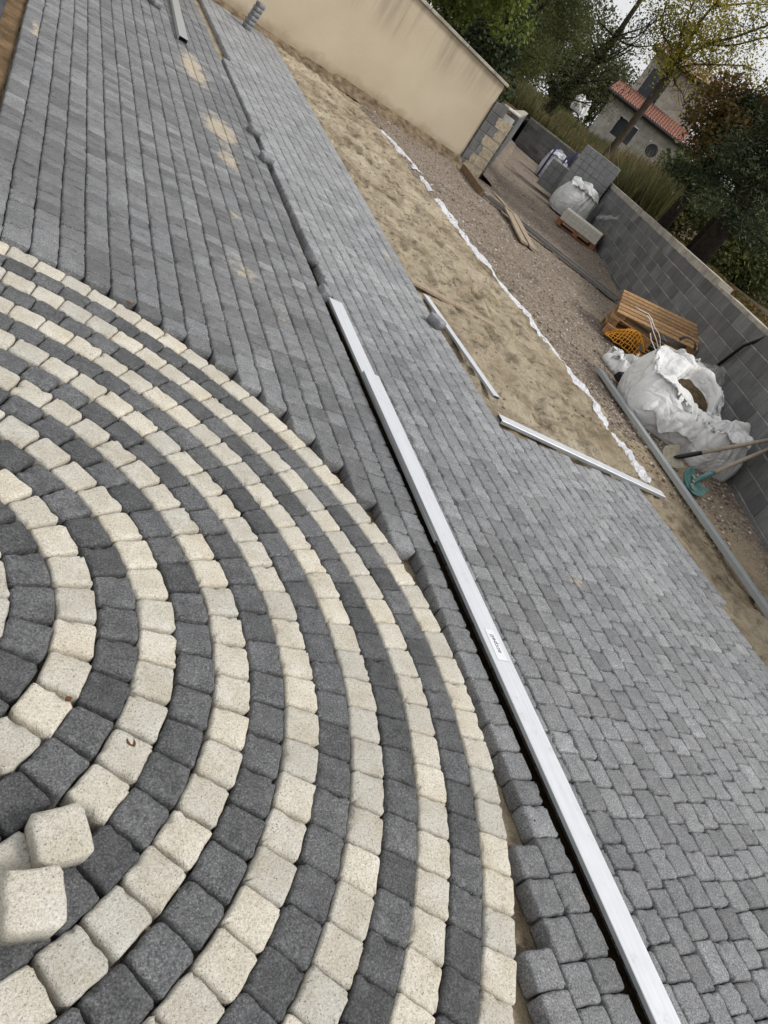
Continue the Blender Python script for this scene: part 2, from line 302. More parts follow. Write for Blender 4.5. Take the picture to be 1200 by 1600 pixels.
# ------------------------------------------------------------------ mesh helpers
def tag(o, label=None, cat=None, group=None, kind=None):
    if label: o['label'] = label
    if cat: o['category'] = cat
    if group: o['group'] = group
    if kind: o['kind'] = kind
    return o
def empty(name, loc=(0, 0, 0), rz=0.0, label=None, cat=None, group=None, kind=None):
    o = bpy.data.objects.new(name, None); col.objects.link(o); o.location = loc; o.rotation_euler = (0, 0, rz)
    return tag(o, label, cat, group, kind)
class MB:
    def __init__(s): s.v = []; s.f = []; s.t = []
    def add(s, vs, fs, tint=0.5):
        b = len(s.v); s.v += [tuple(v) for v in vs]; s.f += [tuple(b + i for i in f) for f in fs]; s.t += [tint] * len(fs)
        return s
    def box(s, c, d, M=None, tint=0.5):
        x, y, z = (k / 2 for k in d); vs = [Vector((c[0] + sx * x, c[1] + sy * y, c[2] + sz * z)) for sz in (-1, 1) for sy in (-1, 1) for sx in (-1, 1)]
        if M is not None: vs = [M @ v for v in vs]
        return s.add(vs, [(0, 2, 3, 1), (4, 5, 7, 6), (0, 1, 5, 4), (2, 6, 7, 3), (0, 4, 6, 2), (1, 3, 7, 5)], tint)
    def bbox(s, c, d, bv=0.004, M=None, tint=0.5):      # box with chamfered edges
        bm = bmesh.new(); bmesh.ops.create_cube(bm, size=1.0)
        for v in bm.verts: v.co = Vector((v.co.x * d[0], v.co.y * d[1], v.co.z * d[2]))
        bmesh.ops.bevel(bm, geom=bm.edges[:], offset=bv, segments=1, affect='EDGES')
        bm.verts.index_update()
        vs = [Vector(c) + v.co for v in bm.verts]
        if M is not None: vs = [M @ v for v in vs]
        fs = [[v.index for v in f.verts] for f in bm.faces]; bm.free()
        return s.add(vs, fs, tint)
    def tube(s, pts, rad, n=6, tint=0.5, caps=True):
        pts = [Vector(p) for p in pts]; k = len(pts)
        if not hasattr(rad, '__len__'): rad = [rad] * k
        b = len(s.v); ref = Vector((0.31, 0.22, 0.92))
        for i, p in enumerate(pts):
            d = (pts[min(i + 1, k - 1)] - pts[max(i - 1, 0)]).normalized()
            e1 = d.cross(ref)
            if e1.length < 1e-3: e1 = d.cross(Vector((1, 0, 0)))
            e1.normalize(); e2 = d.cross(e1)
            for j in range(n):
                a = 2 * math.pi * j / n; s.v.append(tuple(p + (e1 * math.cos(a) + e2 * math.sin(a)) * rad[i]))
        for i in range(k - 1):
            for j in range(n):
                j2 = (j + 1) % n; s.f.append((b + i * n + j, b + i * n + j2, b + (i + 1) * n + j2, b + (i + 1) * n + j)); s.t.append(tint)
        if caps:
            s.f.append(tuple(b + j for j in range(n - 1, -1, -1))); s.f.append(tuple(b + (k - 1) * n + j for j in range(n))); s.t += [tint, tint]
        return s
    def strip(s, pts, wdir, width, thick, tint=0.5):    # flat strap along pts
        pts = [Vector(p) for p in pts]; wd = Vector(wdir).normalized() * width / 2; b = len(s.v); k = len(pts)
        for i, p in enumerate(pts):
            d = (pts[min(i + 1, k - 1)] - pts[max(i - 1, 0)]).normalized(); nn = d.cross(wd).normalized() * thick / 2
            for q in (p - wd - nn, p + wd - nn, p + wd + nn, p - wd + nn): s.v.append(tuple(q))
        for i in range(k - 1):
            for j in range(4):
                j2 = (j + 1) % 4; s.f.append((b + i * 4 + j, b + i * 4 + j2, b + (i + 1) * 4 + j2, b + (i + 1) * 4 + j)); s.t.append(tint)
        s.f += [(b + 3, b + 2, b + 1, b), tuple(b + (k - 1) * 4 + j for j in range(4))]; s.t += [tint, tint]
        return s
    def build(s, name, mat, parent=None, smooth=False, origin=None):
        vs = s.v
        if origin is not None:
            ox, oy, oz = origin; vs = [(x - ox, y - oy, z - oz) for x, y, z in vs]
        me = bpy.data.meshes.new(name); me.from_pydata(vs, [], s.f)
        at = me.attributes.new('tint', 'FLOAT', 'FACE'); at.data.foreach_set('value', s.t)
        me.materials.append(MAT[mat] if isinstance(mat, str) else mat)
        if smooth: me.polygons.foreach_set('use_smooth', [True] * len(me.polygons))
        o = bpy.data.objects.new(name, me); col.objects.link(o)
        if origin is not None: o.location = origin
        if parent is not None: o.parent = parent
        return o
def fast_mesh(name, V, F, T, mat, parent=None, smooth=False):
    V = np.asarray(V, np.float32); F = np.asarray(F, np.int32); n = F.shape[1]
    me = bpy.data.meshes.new(name); me.vertices.add(len(V)); me.vertices.foreach_set('co', V.ravel())
    me.loops.add(F.size); me.loops.foreach_set('vertex_index', F.ravel())
    me.polygons.add(len(F)); me.polygons.foreach_set('loop_start', np.arange(0, F.size, n, dtype=np.int32)); me.polygons.foreach_set('loop_total', np.full(len(F), n, np.int32))
    me.update(calc_edges=True)
    at = me.attributes.new('tint', 'FLOAT', 'FACE'); at.data.foreach_set('value', np.asarray(T, np.float32))
    if smooth: me.polygons.foreach_set('use_smooth', [True] * len(F))
    me.materials.append(MAT[mat]); o = bpy.data.objects.new(name, me); col.objects.link(o)
    if parent is not None: o.parent = parent
    return o
def nz(x, y, z=0.0): return noise.noise(Vector((x, y, z)))
def fbm(x, y, z=0.0, o=4):
    s = 0; a = 0.5; f = 1
    for _ in range(o): s += a * nz(x * f, y * f, z * f); a *= 0.5; f *= 2.03
    return s

# ------------------------------------------------------------------ ground, sand, gravel, field
def paving_edge(y):
    if y > 3.60: return 3.30 + max(0.0, y - 5) * 0.0405
    return 4.86 - 0.10 * (3.6 - y)
def grid(name, x0, x1, y0, y1, nx, ny, hf, mat, mask=None):
    xs = np.linspace(x0, x1, nx); ys = np.linspace(y0, y1, ny)
    V = [(x, y, hf(x, y)) for y in ys for x in xs]; F = []
    for j in range(ny - 1):
        for i in range(nx - 1):
            if mask and not mask((xs[i] + xs[i + 1]) / 2, (ys[j] + ys[j + 1]) / 2): continue
            b = j * nx + i; F.append((b, b + 1, b + nx + 1, b + nx))
    return fast_mesh(name, V, F, [0.5] * len(F), mat, None, True)
g0 = MB().add([(-900, -900, -0.16), (900, -900, -0.16), (900, 900, -0.16), (-900, 900, -0.16)], [(0, 1, 2, 3)]).build('ground', 'soil')
tag(g0, 'bare brown ground under the whole site', 'ground', kind='structure')
bed = MB().add([(-2.6, -1.6, -0.068), (2.062, -1.6, -0.068), (2.062, 4.6, -0.068), (2.10, 15.2, -0.068), (-0.02, 15.2, -0.068), (-0.02, 3.6, -0.068), (-2.6, 3.6, -0.068), (2.19, -1.6, -0.068), (5.2, -1.6, -0.068), (5.2, 3.7, -0.068), (3.9, 3.7, -0.068), (3.9, 15.2, -0.068), (2.16, 15.2, -0.068)], [tuple(range(7)), tuple(range(7, 13))]).build('laying_bed', 'sand')
tag(bed, 'sand laying bed under the paving', 'sand', kind='structure')
FOOT = []
for _ in range(46):
    fx_, fy_ = U(3.6, 5.3), U(3.9, 14.5); fa_ = U(-0.5, 0.5); FOOT.append((fx_, fy_, math.cos(fa_), math.sin(fa_), U(.025, .05)))
def foot(x, y):
    h_ = 0.0
    for fx_, fy_, c_, s_, d_ in FOOT:
        dx, dy = x - fx_, y - fy_
        if abs(dx) > .3 or abs(dy) > .3: continue
        a_, b_ = (dx * c_ + dy * s_) / 0.065, (dy * c_ - dx * s_) / 0.15; r_ = a_ * a_ + b_ * b_
        if r_ < 1: h_ -= d_ * (1 - r_ * r_)
        elif r_ < 2.4: h_ += d_ * 0.35 * math.sin((r_ - 1) / 1.4 * math.pi)
    return h_
def sand_h(x, y):
    e = paving_edge(y); d = x - e
    if 3.45 < y <= 3.75: d = max(d, (y - 3.62))
    k = min(1.0, max(0.0, (d + 0.02) / 0.12)); out = min(1.0, max(0.0, (5.62 - x) / 0.35))
    n = 0.05 * fbm(x * 1.6, y * 1.2) + 0.065 * fbm(x * 5, y * 3.6, 3) + 0.04 * fbm(x * 13, y * 9, 5)
    n -= 0.09 * max(0.0, nz(x * 3.1 + 7, y * 2.2, 9) - 0.2)
    n += foot(x, y)
    return -0.085 + k * (0.048 + n * (0.4 + 0.6 * k)) - (1 - out) * 0.05
sb = grid('sand_bed', 2.9, 5.75, -1.5, 15.16, 110, 620, sand_h, 'sand')
tag(sb, 'uneven trodden yellow sand beside the grey paving', 'sand', kind='structure')
WA = Vector((6.39, 3.285, 0)); WD = Vector((0.4708, 0.8822, 0)); WN = Vector((-0.8822, 0.4708, 0))   # face line of the long block wall, normal to the yard
def grav_h(x, y):
    n = 0.03 * fbm(x * 0.9, y * 0.9, 1) + 0.02 * fbm(x * 5, y * 5, 2)
    d = (Vector((x, y, 0)) - WA).dot(WN)
    rise = 0.22 * max(0.0, (y - 27) / 8) + 0.05 * max(0, 1 - abs(d) / 0.5)
    lo = min(1.0, max(0.0, (x - 5.38 - 0.08 * nz(0, y * 2)) / 0.22)) if y > 3.4 else min(1, max(0, (x - paving_edge(y) - 0.35) / 0.3))
    return -0.11 + lo * 0.075 + n * lo + rise
gv = grid('gravel_yard', 4.6, 23.0, -2.0, 36.0, 150, 300, grav_h, 'gravel')
tag(gv, 'brown gravelly ground between the sand bed and the block wall', 'gravel', kind='structure')
V = []; F = []; T = []
ico = bmesh.new(); bmesh.ops.create_icosphere(ico, subdivisions=1, radius=1.0); ico.verts.index_update()
IV = [v.co.copy() for v in ico.verts]; IF = [[v.index for v in f.verts] for f in ico.faces]; ico.free()
cnt = 0
while cnt < 9000:
    D = 5.5 + 18 * rng.random() ** 1.5; s = U(-0.55, 0.4) * D; p = W(s, D, 0); x, y = p.x, p.y
    d = (Vector((x, y, 0)) - WA).dot(WN)
    if d < 0.03 or x < (5.5 if y > 3.4 else paving_edge(y) + 0.5) or y > 15.1 and x < 8.8: continue
    if y < 3.4 and d > 0.9 and rng.random() < 0.75: continue
    r = 0.006 + 0.016 * rng.random() ** 2.5; z = grav_h(x, y); sx, sy, sz = U(.7, 1.3) * r, U(.7, 1.3) * r, U(.4, .8) * r; b = len(V)
    ca, sa = math.cos(cnt), math.sin(cnt)
    for v in IV: V.append((x + (v.x * ca - v.y * sa) * sx * U(.85, 1.1), y + (v.x * sa + v.y * ca) * sy, z + v.z * sz + sz * 0.3))
    F += [[b + i for i in f] for f in IF]; T += [rng.random()] * len(IF); cnt += 1
cnt = 0
while cnt < 700:
    y = 3.7 + 11.3 * rng.random() ** 1.4; x = U(3.4, 5.45)
    if x < paving_edge(y) + 0.1: continue
    r = 0.005 + 0.016 * rng.random() ** 3; z = sand_h(x, y); b = len(V)
    for v in IV: V.append((x + v.x * r * U(.7, 1.3), y + v.y * r * U(.7, 1.3), z + v.z * r * .7))
    F += [[b + i for i in f] for f in IF]; T += [0.15 + 0.5 * rng.random()] * len(IF); cnt += 1
pb = fast_mesh('pebbles', V, F, T, 'pebble'); tag(pb, 'loose pebbles scattered over the gravelly ground', 'pebbles', kind='stuff')

# walls' plan
RET0, RET1 = Vector((8.74, 15.12, 0)), Vector((18.9, 32.3, 0))
FAR1 = Vector((20.62, 29.95, 0))
def field_h(x, y):
    D = Vector((x, y, 0)).dot(Fh); k = max(0.0, D - 14)
    return 1.12 + 0.055 * min(max(0.0, D - 40), 22) + 0.006 * min(k, 26) + 0.12 * fbm(x * 0.35, y * 0.35, 4) + 0.06 * fbm(x * 1.7, y * 1.7, 5)
def field_patch(name, p0, d, n, length, depth, nu, nv, label):
    V = []; F = []
    for j in range(nv):
        v = depth * (j / (nv - 1)) ** 2.0
        for i in range(nu):
            p = p0 + d * (length * i / (nu - 1)) + n * v; V.append((p.x, p.y, field_h(p.x, p.y) if j else field_h(p.x, p.y) - 0.05))
    for j in range(nv - 1):
        for i in range(nu - 1):
            b = j * nu + i; F.append((b, b + 1, b + nu + 1, b + nu))
    o = fast_mesh(name, V, F, [0.5] * len(F), 'field', None, True); tag(o, label, 'field', kind='structure'); return o
field_patch('field', WA - WD * 6 - WN * 0.12, WD, -WN, 160, 190, 160, 90, 'overgrown rough field behind the long block wall')
RD = (RET1 - RET0).normalized(); RN = Vector((-RD.y, RD.x, 0))
FD = (FAR1 - RET1).normalized(); FN = Vector((-FD.y, FD.x, 0))
def flat_poly(name, pts, label):
    mb = MB(); mb.add([(p.x, p.y, field_h(p.x, p.y) - 0.05) for p in pts], [tuple(range(len(pts)))]); return tag(mb.build(name, 'field'), label, 'field', kind='structure')
bk = MB(); row = []
P0 = [Vector((-30, 15.33, 0)), Vector((4, 15.33, 0)), Vector((8.66, 15.33, 0))] + [RET0.lerp(RET1, t) + RN * 0.1 for t in (0.02, .2, .4, .6, .8, 1)] + [RET1.lerp(FAR1, t) + FN * 0.1 for t in (.35, .7, 1.0)]
P1 = [Vector((-60, 90, 0)), Vector((-20, 110, 0)), Vector((0, 115, 0)), Vector((10, 118, 0)), Vector((20, 120, 0)), Vector((30, 120, 0)), Vector((40, 120, 0)), Vector((50, 120, 0)), Vector((60, 120, 0)), Vector((70, 118, 0)), Vector((76, 115, 0)), Vector((82, 110, 0))]
NV = 26; Vv = []; Ff = []
for j in range(NV):
    t = (j / (NV - 1)) ** 2
    for a, b in zip(P0, P1):
        p = a.lerp(b, t); Vv.append((p.x, p.y, field_h(p.x, p.y) - 0.04))
for j in range(NV - 1):
    for i in range(len(P0) - 1):
        b = j * len(P0) + i; Ff.append((b, b + 1, b + len(P0) + 1, b + len(P0)))
tag(fast_mesh('field', Vv, Ff, [0.5] * len(Ff), 'field', None, True), 'rough grown ground behind the rendered wall', 'field', kind='structure')

# ------------------------------------------------------------------ stones
def stone_mesh(corners, h, r, seed, seg=3, mid=1, dome=0.002, rough=0.0014, rich=True):
    """rounded tumbled block from four corner points (CCW), top at z=0"""
    rs = random.Random(seed); c = Vector((sum(p[0] for p in corners) / 4, sum(p[1] for p in corners) / 4)); out = []
    P = [Vector(p) for p in corners]
    for i in range(4):
        a, b, d = P[i - 1], P[i], P[(i + 1) % 4]
        u = (a - b); lu = u.length; u = u / lu; v = (d - b); lv = v.length; v = v / lv
        rr = min(r * rs.uniform(0.7, 1.5), lu * 0.4, lv * 0.4)
        for k in range(seg):
            t = k / (seg - 1); q = b + u * rr * (1 - t) ** 1.6 + v * rr * t ** 1.6; out.append(q)
        for k in range(mid):
            t = (k + 1) / (mid + 1); q = (b + v * rr).lerp(d - v * rr, t); out.append(q)
    n = len(out); jit = [rs.uniform(-1, 1) * rough * 1.5 for _ in range(n)]
    out = [q + (q - c).normalized() * j for q, j in zip(out, jit)]
    chip = [rs.uniform(0.003, 0.009) if rs.random() < 0.10 else rs.uniform(0, 0.0012) for _ in range(n)]
    def ring(inset, z, zr, ck=0.0):
        res = []
        for q, ch in zip(out, chip):
            d = q - c; L = d.length; res.append((*(c + d * max(0.1, (L - inset - ch * ck) / L)), z + rs.uniform(-1, 1) * zr - ch * ck * 0.5))
        return res
    rings = [ring(0.030, dome, rough * .6), ring(0.0092, dome * 0.6, rough * 0.3, .8), ring(0.0070, dome * 0.3, rough * 0.4, 1.0), ring(0.0022, -0.0028, rough, 1.0)] if rich else [ring(0.0105, dome * 0.4, rough * .5), ring(0.0080, dome * .1, rough * .4, .6), ring(0.0020, -0.0055, rough, .6)]
    rings += [ring(-0.0005, -0.0105, rough * 0.5, 0.3), ring(0.001, -h, 0)]
    vs = [(c.x, c.y, dome)]; fs = []
    for R_ in rings: vs += R_
    for i in range(n): fs.append((0, 1 + i, 1 + (i + 1) % n))
    for k in range(len(rings) - 1):
        for i in range(n):
            a = 1 + k * n + i; b = 1 + k * n + (i + 1) % n; fs.append((a, a + n, b + n, b))
    return vs, fs
def tri_ok(fs): return [tuple(f) for f in fs]
CC = Vector((-0.083, 1.412)); RO = 2.0099; PW = 0.1125
anchor = {0: 79.48, 1: 79.0, 2: 78.07, 4: -5.43, 6: -2.26, 8: -4.32, 10: 52.48, 11: 56.3, 12: 49.03, 3: 77.0, 5: 1.0, 7: 3.5, 9: -1.0, 13: 30.0, 14: 12.0}
circle = empty('circular_paving', (CC.x, CC.y, 0), 0, 'circular paving of alternating cream and charcoal stone rings', 'paving', kind='structure')
stones = []     # (score, material, corners local, centre, z, tilt)
hp = MB(); hV = [(0.47, 0.80, -0.05)] + [(0.47 + 0.11 * math.cos(a) * U(.8, 1.2), 0.80 + 0.10 * math.sin(a) * U(.8, 1.2), -0.067) for a in np.linspace(0, 2 * math.pi, 15)[:-1]]
hp.add(hV, [(0, 1 + i, 1 + (i + 1) % 14) for i in range(14)]); tag(hp.build('soil_patch', 'wetsand', None, True), 'dark damp soil in the hole of the stone rings', 'soil', kind='structure')
for k in range(0, 16):
    Ro = RO - k * PW; Ri = Ro - PW
    pitch = 0.1172 / (Ro - 0.056) if k < 16 else 2 * math.pi / 3
    n = max(3, round(2 * math.pi / pitch)); th = 2 * math.pi / n
    ph = math.radians(anchor.get(k, 17.0 * k))
    light = k % 2 == 0
    for i in range(n):
        a = ph + th * i
        ad = (math.degrees(a) + 180) % 360 - 180
        Rm = (Ro + Ri) / 2
        if k == 10 and -51.5 < ad < -43.4: continue
        gap = U(0.001, 0.004) if k < 7 else U(0.003, 0.008)
        wi = max(0.03, th * Ri - gap); wo_ = wi + (0.85 if k < 6 else 0.5) * (th * Ro - gap - wi)
        if k >= 14: wo_ = th * Ro - gap
        rw = PW - U(0.001, 0.004)
        off = 0.006 * nz(k * 3.7, a * 2.2) + U(-0.0015, 0.0015)
        rot = a + U(-0.016, 0.016); ct = Vector((math.cos(a), math.sin(a))) * (Rm + off)
        loc = [(-rw / 2, -wi / 2), (rw / 2, -wo_ / 2), (rw / 2, wo_ / 2), (-rw / 2, wi / 2)]
        cw = Vector((CC.x + ct.x, CC.y + ct.y, 0)); pr = project(cw)
        vis = inframe(cw, 60)
        stones.append((pr[2] if vis else 1e3 + (pr[2] if pr else 99), 'cream' if light else 'anth', loc, ct, rot, U(-0.003, 0.002), (U(-.012, .012), U(-.012, .012)), rng.random(), k))
for qx in (-0.068, 0.068):
    for qy in (-0.068, 0.068): stones.append((1e3, 'cream', [(-.064, -.064), (.064, -.064), (.064, .064), (-.064, .064)], Vector((qx, qy)), 0.3, -0.001, (0, 0), rng.random(), 16))
stones.sort(key=lambda s: s[0])
rest = {'cream': MB(), 'anth': MB()}
def place(vs, ct, rot, z, tilt):
    c, s = math.cos(rot), math.sin(rot)
    return [(ct.x + x * c - y * s, ct.y + x * s + y * c, zz + z + x * tilt[0] + y * tilt[1]) for x, y, zz in vs]
for idx, (d, m, loc, ct, rot, z, tilt, tn, k) in enumerate(stones):
    vs, fs = stone_mesh(loc, 0.062, 0.0105, idx * 7 + 1, 4, 3, 0.0012, 0.0014)
    if idx < 300 and d < 1e3:
        mb = MB().add(vs, fs, tn); o = mb.build('stone', m, circle, True)
        o.location = (ct.x, ct.y, z); o.rotation_euler = (tilt[1], -tilt[0], rot)
    else: rest[m].add(place(vs, ct, rot, z, tilt), fs, tn)
for m, nm in (('cream', 'cream_stones'), ('anth', 'charcoal_stones')):
    o = rest[m].build(nm, m, circle, True); o['kind'] = 'stuff'

# grey setts, in columns along y
paving = empty('sett_paving', (0, 0, 0), 0, 'mid grey tumbled concrete setts laid in straight rows', 'paving', kind='structure')
setts = []
LEN = (0.092, 0.108, 0.108, 0.118, 0.14, 0.16, 0.185)
def lens(y): return rng.choice(LEN[:4] + (0.11, 0.125)) if y < 2.2 else rng.choice(LEN[:6])
def run(x0, x1, ya, yb, fan, step=1):
    """lay setts from ya towards yb"""
    y = ya
    while (yb - y) * step > 0.06:
        L = lens(y); y2 = y + L * step
        lo, hi = min(y, y2), max(y, y2); ym = (lo + hi) / 2
        X0, X1 = fan(x0, ym), fan(x1, ym)
        setts.append((X0, X1, lo, hi)); y = y2
fanL = lambda x, y: x + (min(max(0, y - 4), 3) * 0.012 + max(0, y - 7) * 0.0045) * (x / 2.07) + 0.004 * nz(x * 2, y * 1.3, 3)
fanR = lambda x, y: (2.18 + (x - 2.18) * (1 + 0.036 * max(0, y - 5))) + 0.004 * nz(x * 2, y * 1.3, 8)
LP = 0.1181; L0 = 0.065
for i in range(17):
    x0 = L0 + LP * i; x1 = x0 + LP
    dm = max(0.0, x0 - CC.x); RR = RO + 0.012
    if dm < RR:
        hc = math.sqrt(RR * RR - dm * dm)
        g_ = U(0.0, 0.03) if dm < 1.2 else U(0.0, 0.05)
        run(x0, x1, CC.y + hc + g_, 15.0 + U(-.05, .05), fanL)
        if x0 > 1.0: run(x0, x1, CC.y - hc - U(0.0, 0.03), -1.5, fanL, -1)
    else: run(x0, x1, -1.5 + U(0, .1), 15.0 + U(-.05, .05), fanL)
xr = [2.178, 2.277, 2.395, 2.5, 2.605]
while xr[-1] < 3.2: xr.append(xr[-1] + 0.1155)
xr2 = [xr[-1]]
while xr2[-1] < 4.80: xr2.append(xr2[-1] + 0.1145)
for j in range(len(xr) - 1):
    ytop = 15.0
    if j == 0:
        run(xr[0], xr[1], -1.5 + U(0, .1), 10.6, fanR)
    else: run(xr[j], xr[j + 1], -1.5 + U(0, .1), 15.0 + U(-.06, .06), fanR)
for j in range(len(xr2) - 1):
    x0 = xr2[j]; y0 = 3.6 - (4.86 - x0) / 0.1 if x0 > 4.5 else -1.5
    ed = -1.5
    if x0 > 4.42: ed = max(-1.5, 3.6 - (4.90 - x0 - 0.11) / 0.10)
    run(xr2[j], xr2[j + 1], 3.60 + U(-.05, .03), ed, lambda x, y: x - 0.02 * max(0, (x - 3.3)) * 0 , -1)
rows = []
for (X0, X1, lo, hi) in setts:
    c = Vector(((X0 + X1) / 2, (lo + hi) / 2, 0)); pr = project(c); vis = inframe(c, 50)
    rows.append((pr[2] if vis else 1e3 + (pr[2] if pr else 99), X0, X1, lo, hi, c))
rows.sort(key=lambda r: r[0])
rest = MB()
for idx, (d, X0, X1, lo, hi, c) in enumerate(rows):
    wx, wy = X1 - X0, hi - lo; gx, gy = U(0.002, 0.005), (U(0.006, 0.011) if c.y > 3.5 else U(0.002, 0.005))
    cor = [(-wx / 2 + gx / 2, -wy / 2 + gy / 2), (wx / 2 - gx / 2, -wy / 2 + gy / 2), (wx / 2 - gx / 2, wy / 2 - gy / 2), (-wx / 2 + gx / 2, wy / 2 - gy / 2)]
    cor = [(x + U(-.002, .002), y + U(-.003, .003)) for x, y in cor]
    dust_sheen = (-0.17 if c.x < 2.12 else min(0.34, 0.02 + 0.22 * max(0, c.x - 2.6) + 0.09 * max(0, c.y - 2.0)))      # outer panel is paler and dustier; grazing sky sheen painted into the tint too
    tn = min(1, max(0, 0.42 + dust_sheen + 0.155 * rng.gauss(0, 1) + 0.25 * fbm(c.x * 1.5, c.y * 1.2, 8)))
    z = U(-0.0016, 0.0010); tilt = (U(-.007, .007), U(-.007, .007))
    if idx < 300 and d < 1e3:
        vs, fs = stone_mesh(cor, 0.062, 0.0105, idx + 5000, 4, 3, 0.001, 0.0016)
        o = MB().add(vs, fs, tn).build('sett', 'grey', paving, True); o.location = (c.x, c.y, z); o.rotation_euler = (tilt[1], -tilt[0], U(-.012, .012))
    else:
        far = d > 6
        vs, fs = stone_mesh(cor, 0.062, 0.0095, idx + 5000, 3, 1, 0.001, 0.0012, rich=False)
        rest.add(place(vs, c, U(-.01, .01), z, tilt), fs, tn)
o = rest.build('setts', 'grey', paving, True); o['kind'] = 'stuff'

# ------------------------------------------------------------------ loose stones
def loose(name, mat, size, loc, rot, label, cat, group=None, seed=1):
    sx, sy, sz = size; vs, fs = stone_mesh([(-sx / 2, -sy / 2), (sx / 2, -sy / 2), (sx / 2, sy / 2), (-sx / 2, sy / 2)], sz, 0.014, seed, 4, 2, 0.0015, 0.0016)
    n = len(vs); b = [v for v in vs]
    # round the lower edge as well and close the underside
    k = 20 if False else None
    mb = MB().add(vs, fs, 0.6)
    ringn = (len(vs) - 1) // 6; base = 1 + 5 * ringn
    mb.v = [tuple(v) for v in mb.v]
    for i in range(base, base + ringn):
        x, y, z = mb.v[i]; mb.v[i] = (x * 0.975, y * 0.975, z)
    ins = [(x * 1.06, y * 1.06, z + 0.008) for x, y, z in mb.v[base:base + ringn]]
    mb.f.append(tuple(range(base, base + ringn))[::-1] if False else tuple(reversed(range(base, base + ringn)))); mb.t.append(0.6)
    o = mb.build(name, mat, None, True); o.location = loc; o.rotation_euler = rot
    return tag(o, label, cat, group)
loose('loose_stone', 'cream', (0.112, 0.115, 0.075), (0.479, 0.779, 0.055), (0.06, -0.08, math.radians(14)), 'loose cream stone lying over the hole in the rings, touching the set stones', 'paving stone', seed=901)
loose('loose_stone', 'cream', (0.115, 0.115, 0.075), (0.426, 0.643, 0.077), (0.02, 0.02, math.radians(6)), 'loose cream stone sitting on top of charcoal ring stones beside the hole', 'paving stone', seed=902)
loose('loose_sett', 'grey', (0.118, 0.11, 0.07), (2.11, 7.70, 0.068), (0.1, 0.12, 0.3), 'loose grey sett over the joint, farther from the aluminium bar of the pair', 'paving stone', seed=903)
loose('loose_sett', 'grey', (0.118, 0.12, 0.07), (2.10, 6.95, 0.068), (0.1, -0.1, 0.2), 'loose grey sett over the joint, nearer the aluminium bar of the pair', 'paving stone', seed=904)
loose('loose_sett', 'grey', (0.075, 0.13, 0.07), (2.165, 5.10, 0.03), (0.05, 0.5, 0.1), 'grey sett tipped into the open joint of the paving', 'paving stone', seed=905)
loose('loose_sett', 'grey', (0.07, 0.12, 0.10), (2.115, 4.53, 0.035), (0.02, 0.25, 0.0), 'grey sett standing in the open joint at the end of the white bar', 'paving stone', seed=906)
loose('loose_sett', 'grey', (0.115, 0.13, 0.072), (3.24, 4.93, 0.074), (0.05, 0.08, 0.55), 'loose grey sett beside the short rail at the paving edge', 'paving stone', seed=907)
loose('loose_sett', 'grey', (0.115, 0.16, 0.072), (1.34, 11.2, 0.072), (0, 0, 0.5), 'loose grey sett on the paving beside the far hollow bar', 'paving stone', seed=908)
for i in range(6):
    loose('stacked_sett', 'grey', (0.115, 0.175, 0.072), (3.10 + 0.010 * i + U(-.003, .003), 14.35 + U(-.003, .003), 0.075 + 0.0735 * i), (0, 0, U(-.03, .03) + 0.2), 'grey sett in the upright pile near the rendered wall', 'paving stone', 'pile of setts by the wall', seed=920 + i)

# ------------------------------------------------------------------ aluminium bars
def bar(name, x0, y0, x1, y1, wdt, hgt, za, zb, label, mat='alu', hollow=True, endcap=None):
    a = Vector((x0, y0, za)); b = Vector((x1, y1, zb)); d = b - a; L = d.length; d.normalize()
    s = d.cross(UP).normalized(); n = s.cross(d)
    t = 0.0025
    e = empty(name, a, 0, label, 'metal bar')
    mb = MB(); R = Matrix((s, d, n)).transposed()
    prof = [(-wdt / 2 + .002, 0), (wdt / 2 - .002, 0), (wdt / 2, .002), (wdt / 2, hgt - .002), (wdt / 2 - .002, hgt), (-wdt / 2 + .002, hgt), (-wdt / 2, hgt - .002), (-wdt / 2, .002)]
    inn = [(-wdt / 2 + t, t), (wdt / 2 - t, t), (wdt / 2 - t, t), (wdt / 2 - t, hgt - t), (wdt / 2 - t, hgt - t), (-wdt / 2 + t, hgt - t), (-wdt / 2 + t, hgt - t), (-wdt / 2 + t, t)]
    vs = []
    for pr_, yy in ((prof, 0), (prof, L), (inn, 0), (inn, L)):
        vs += [R @ Vector((px, yy, pz)) for px, pz in pr_]
    top = []; side = []
    for i in range(8):
        j = (i + 1) % 8
        (top if i in (3, 4, 5) else side).append((i, i + 8, j + 8, j))
        side.append((16 + i, 16 + j, 24 + j, 24 + i)); side.append((i, j, 16 + j, 16 + i)); side.append((8 + i, 24 + i, 24 + j, 8 + j))
    o1 = MB().add(vs, top).build('top_face', mat, e); o2 = MB().add(vs, side).build('tube_wall', 'aluside' if mat == 'alu' else mat, e)
    return e, R, L
e1, _, _ = bar('aluminium_bar', 2.158, 4.43, 2.138, 2.15, 0.104, 0.020, 0.004, 0.004, 'short white aluminium bar with its end bare, partly under the long bar')
e2, R2, L2 = bar('aluminium_bar', 2.135, 3.50, 2.148, -0.75, 0.107, 0.020, 0.033, 0.003, 'long white aluminium bar with a printed label, lying along the paving joint')
st = MB(); st.add([R2 @ Vector(v) for v in [(-0.030, 2.02, .0206), (0.030, 2.02, .0206), (0.026, 1.86, .0206), (-0.026, 1.86, .0206)]], [(0, 1, 2, 3)]); st.build('label_outline', 'stickline', e2)
st = MB(); st.add([R2 @ Vector(v) for v in [(-0.0285, 2.018, .0212), (0.0285, 2.018, .0212), (0.0245, 1.862, .0212), (-0.0245, 1.862, .0212)]], [(0, 1, 2, 3)]); st.build('label_sticker', 'sticker', e2)
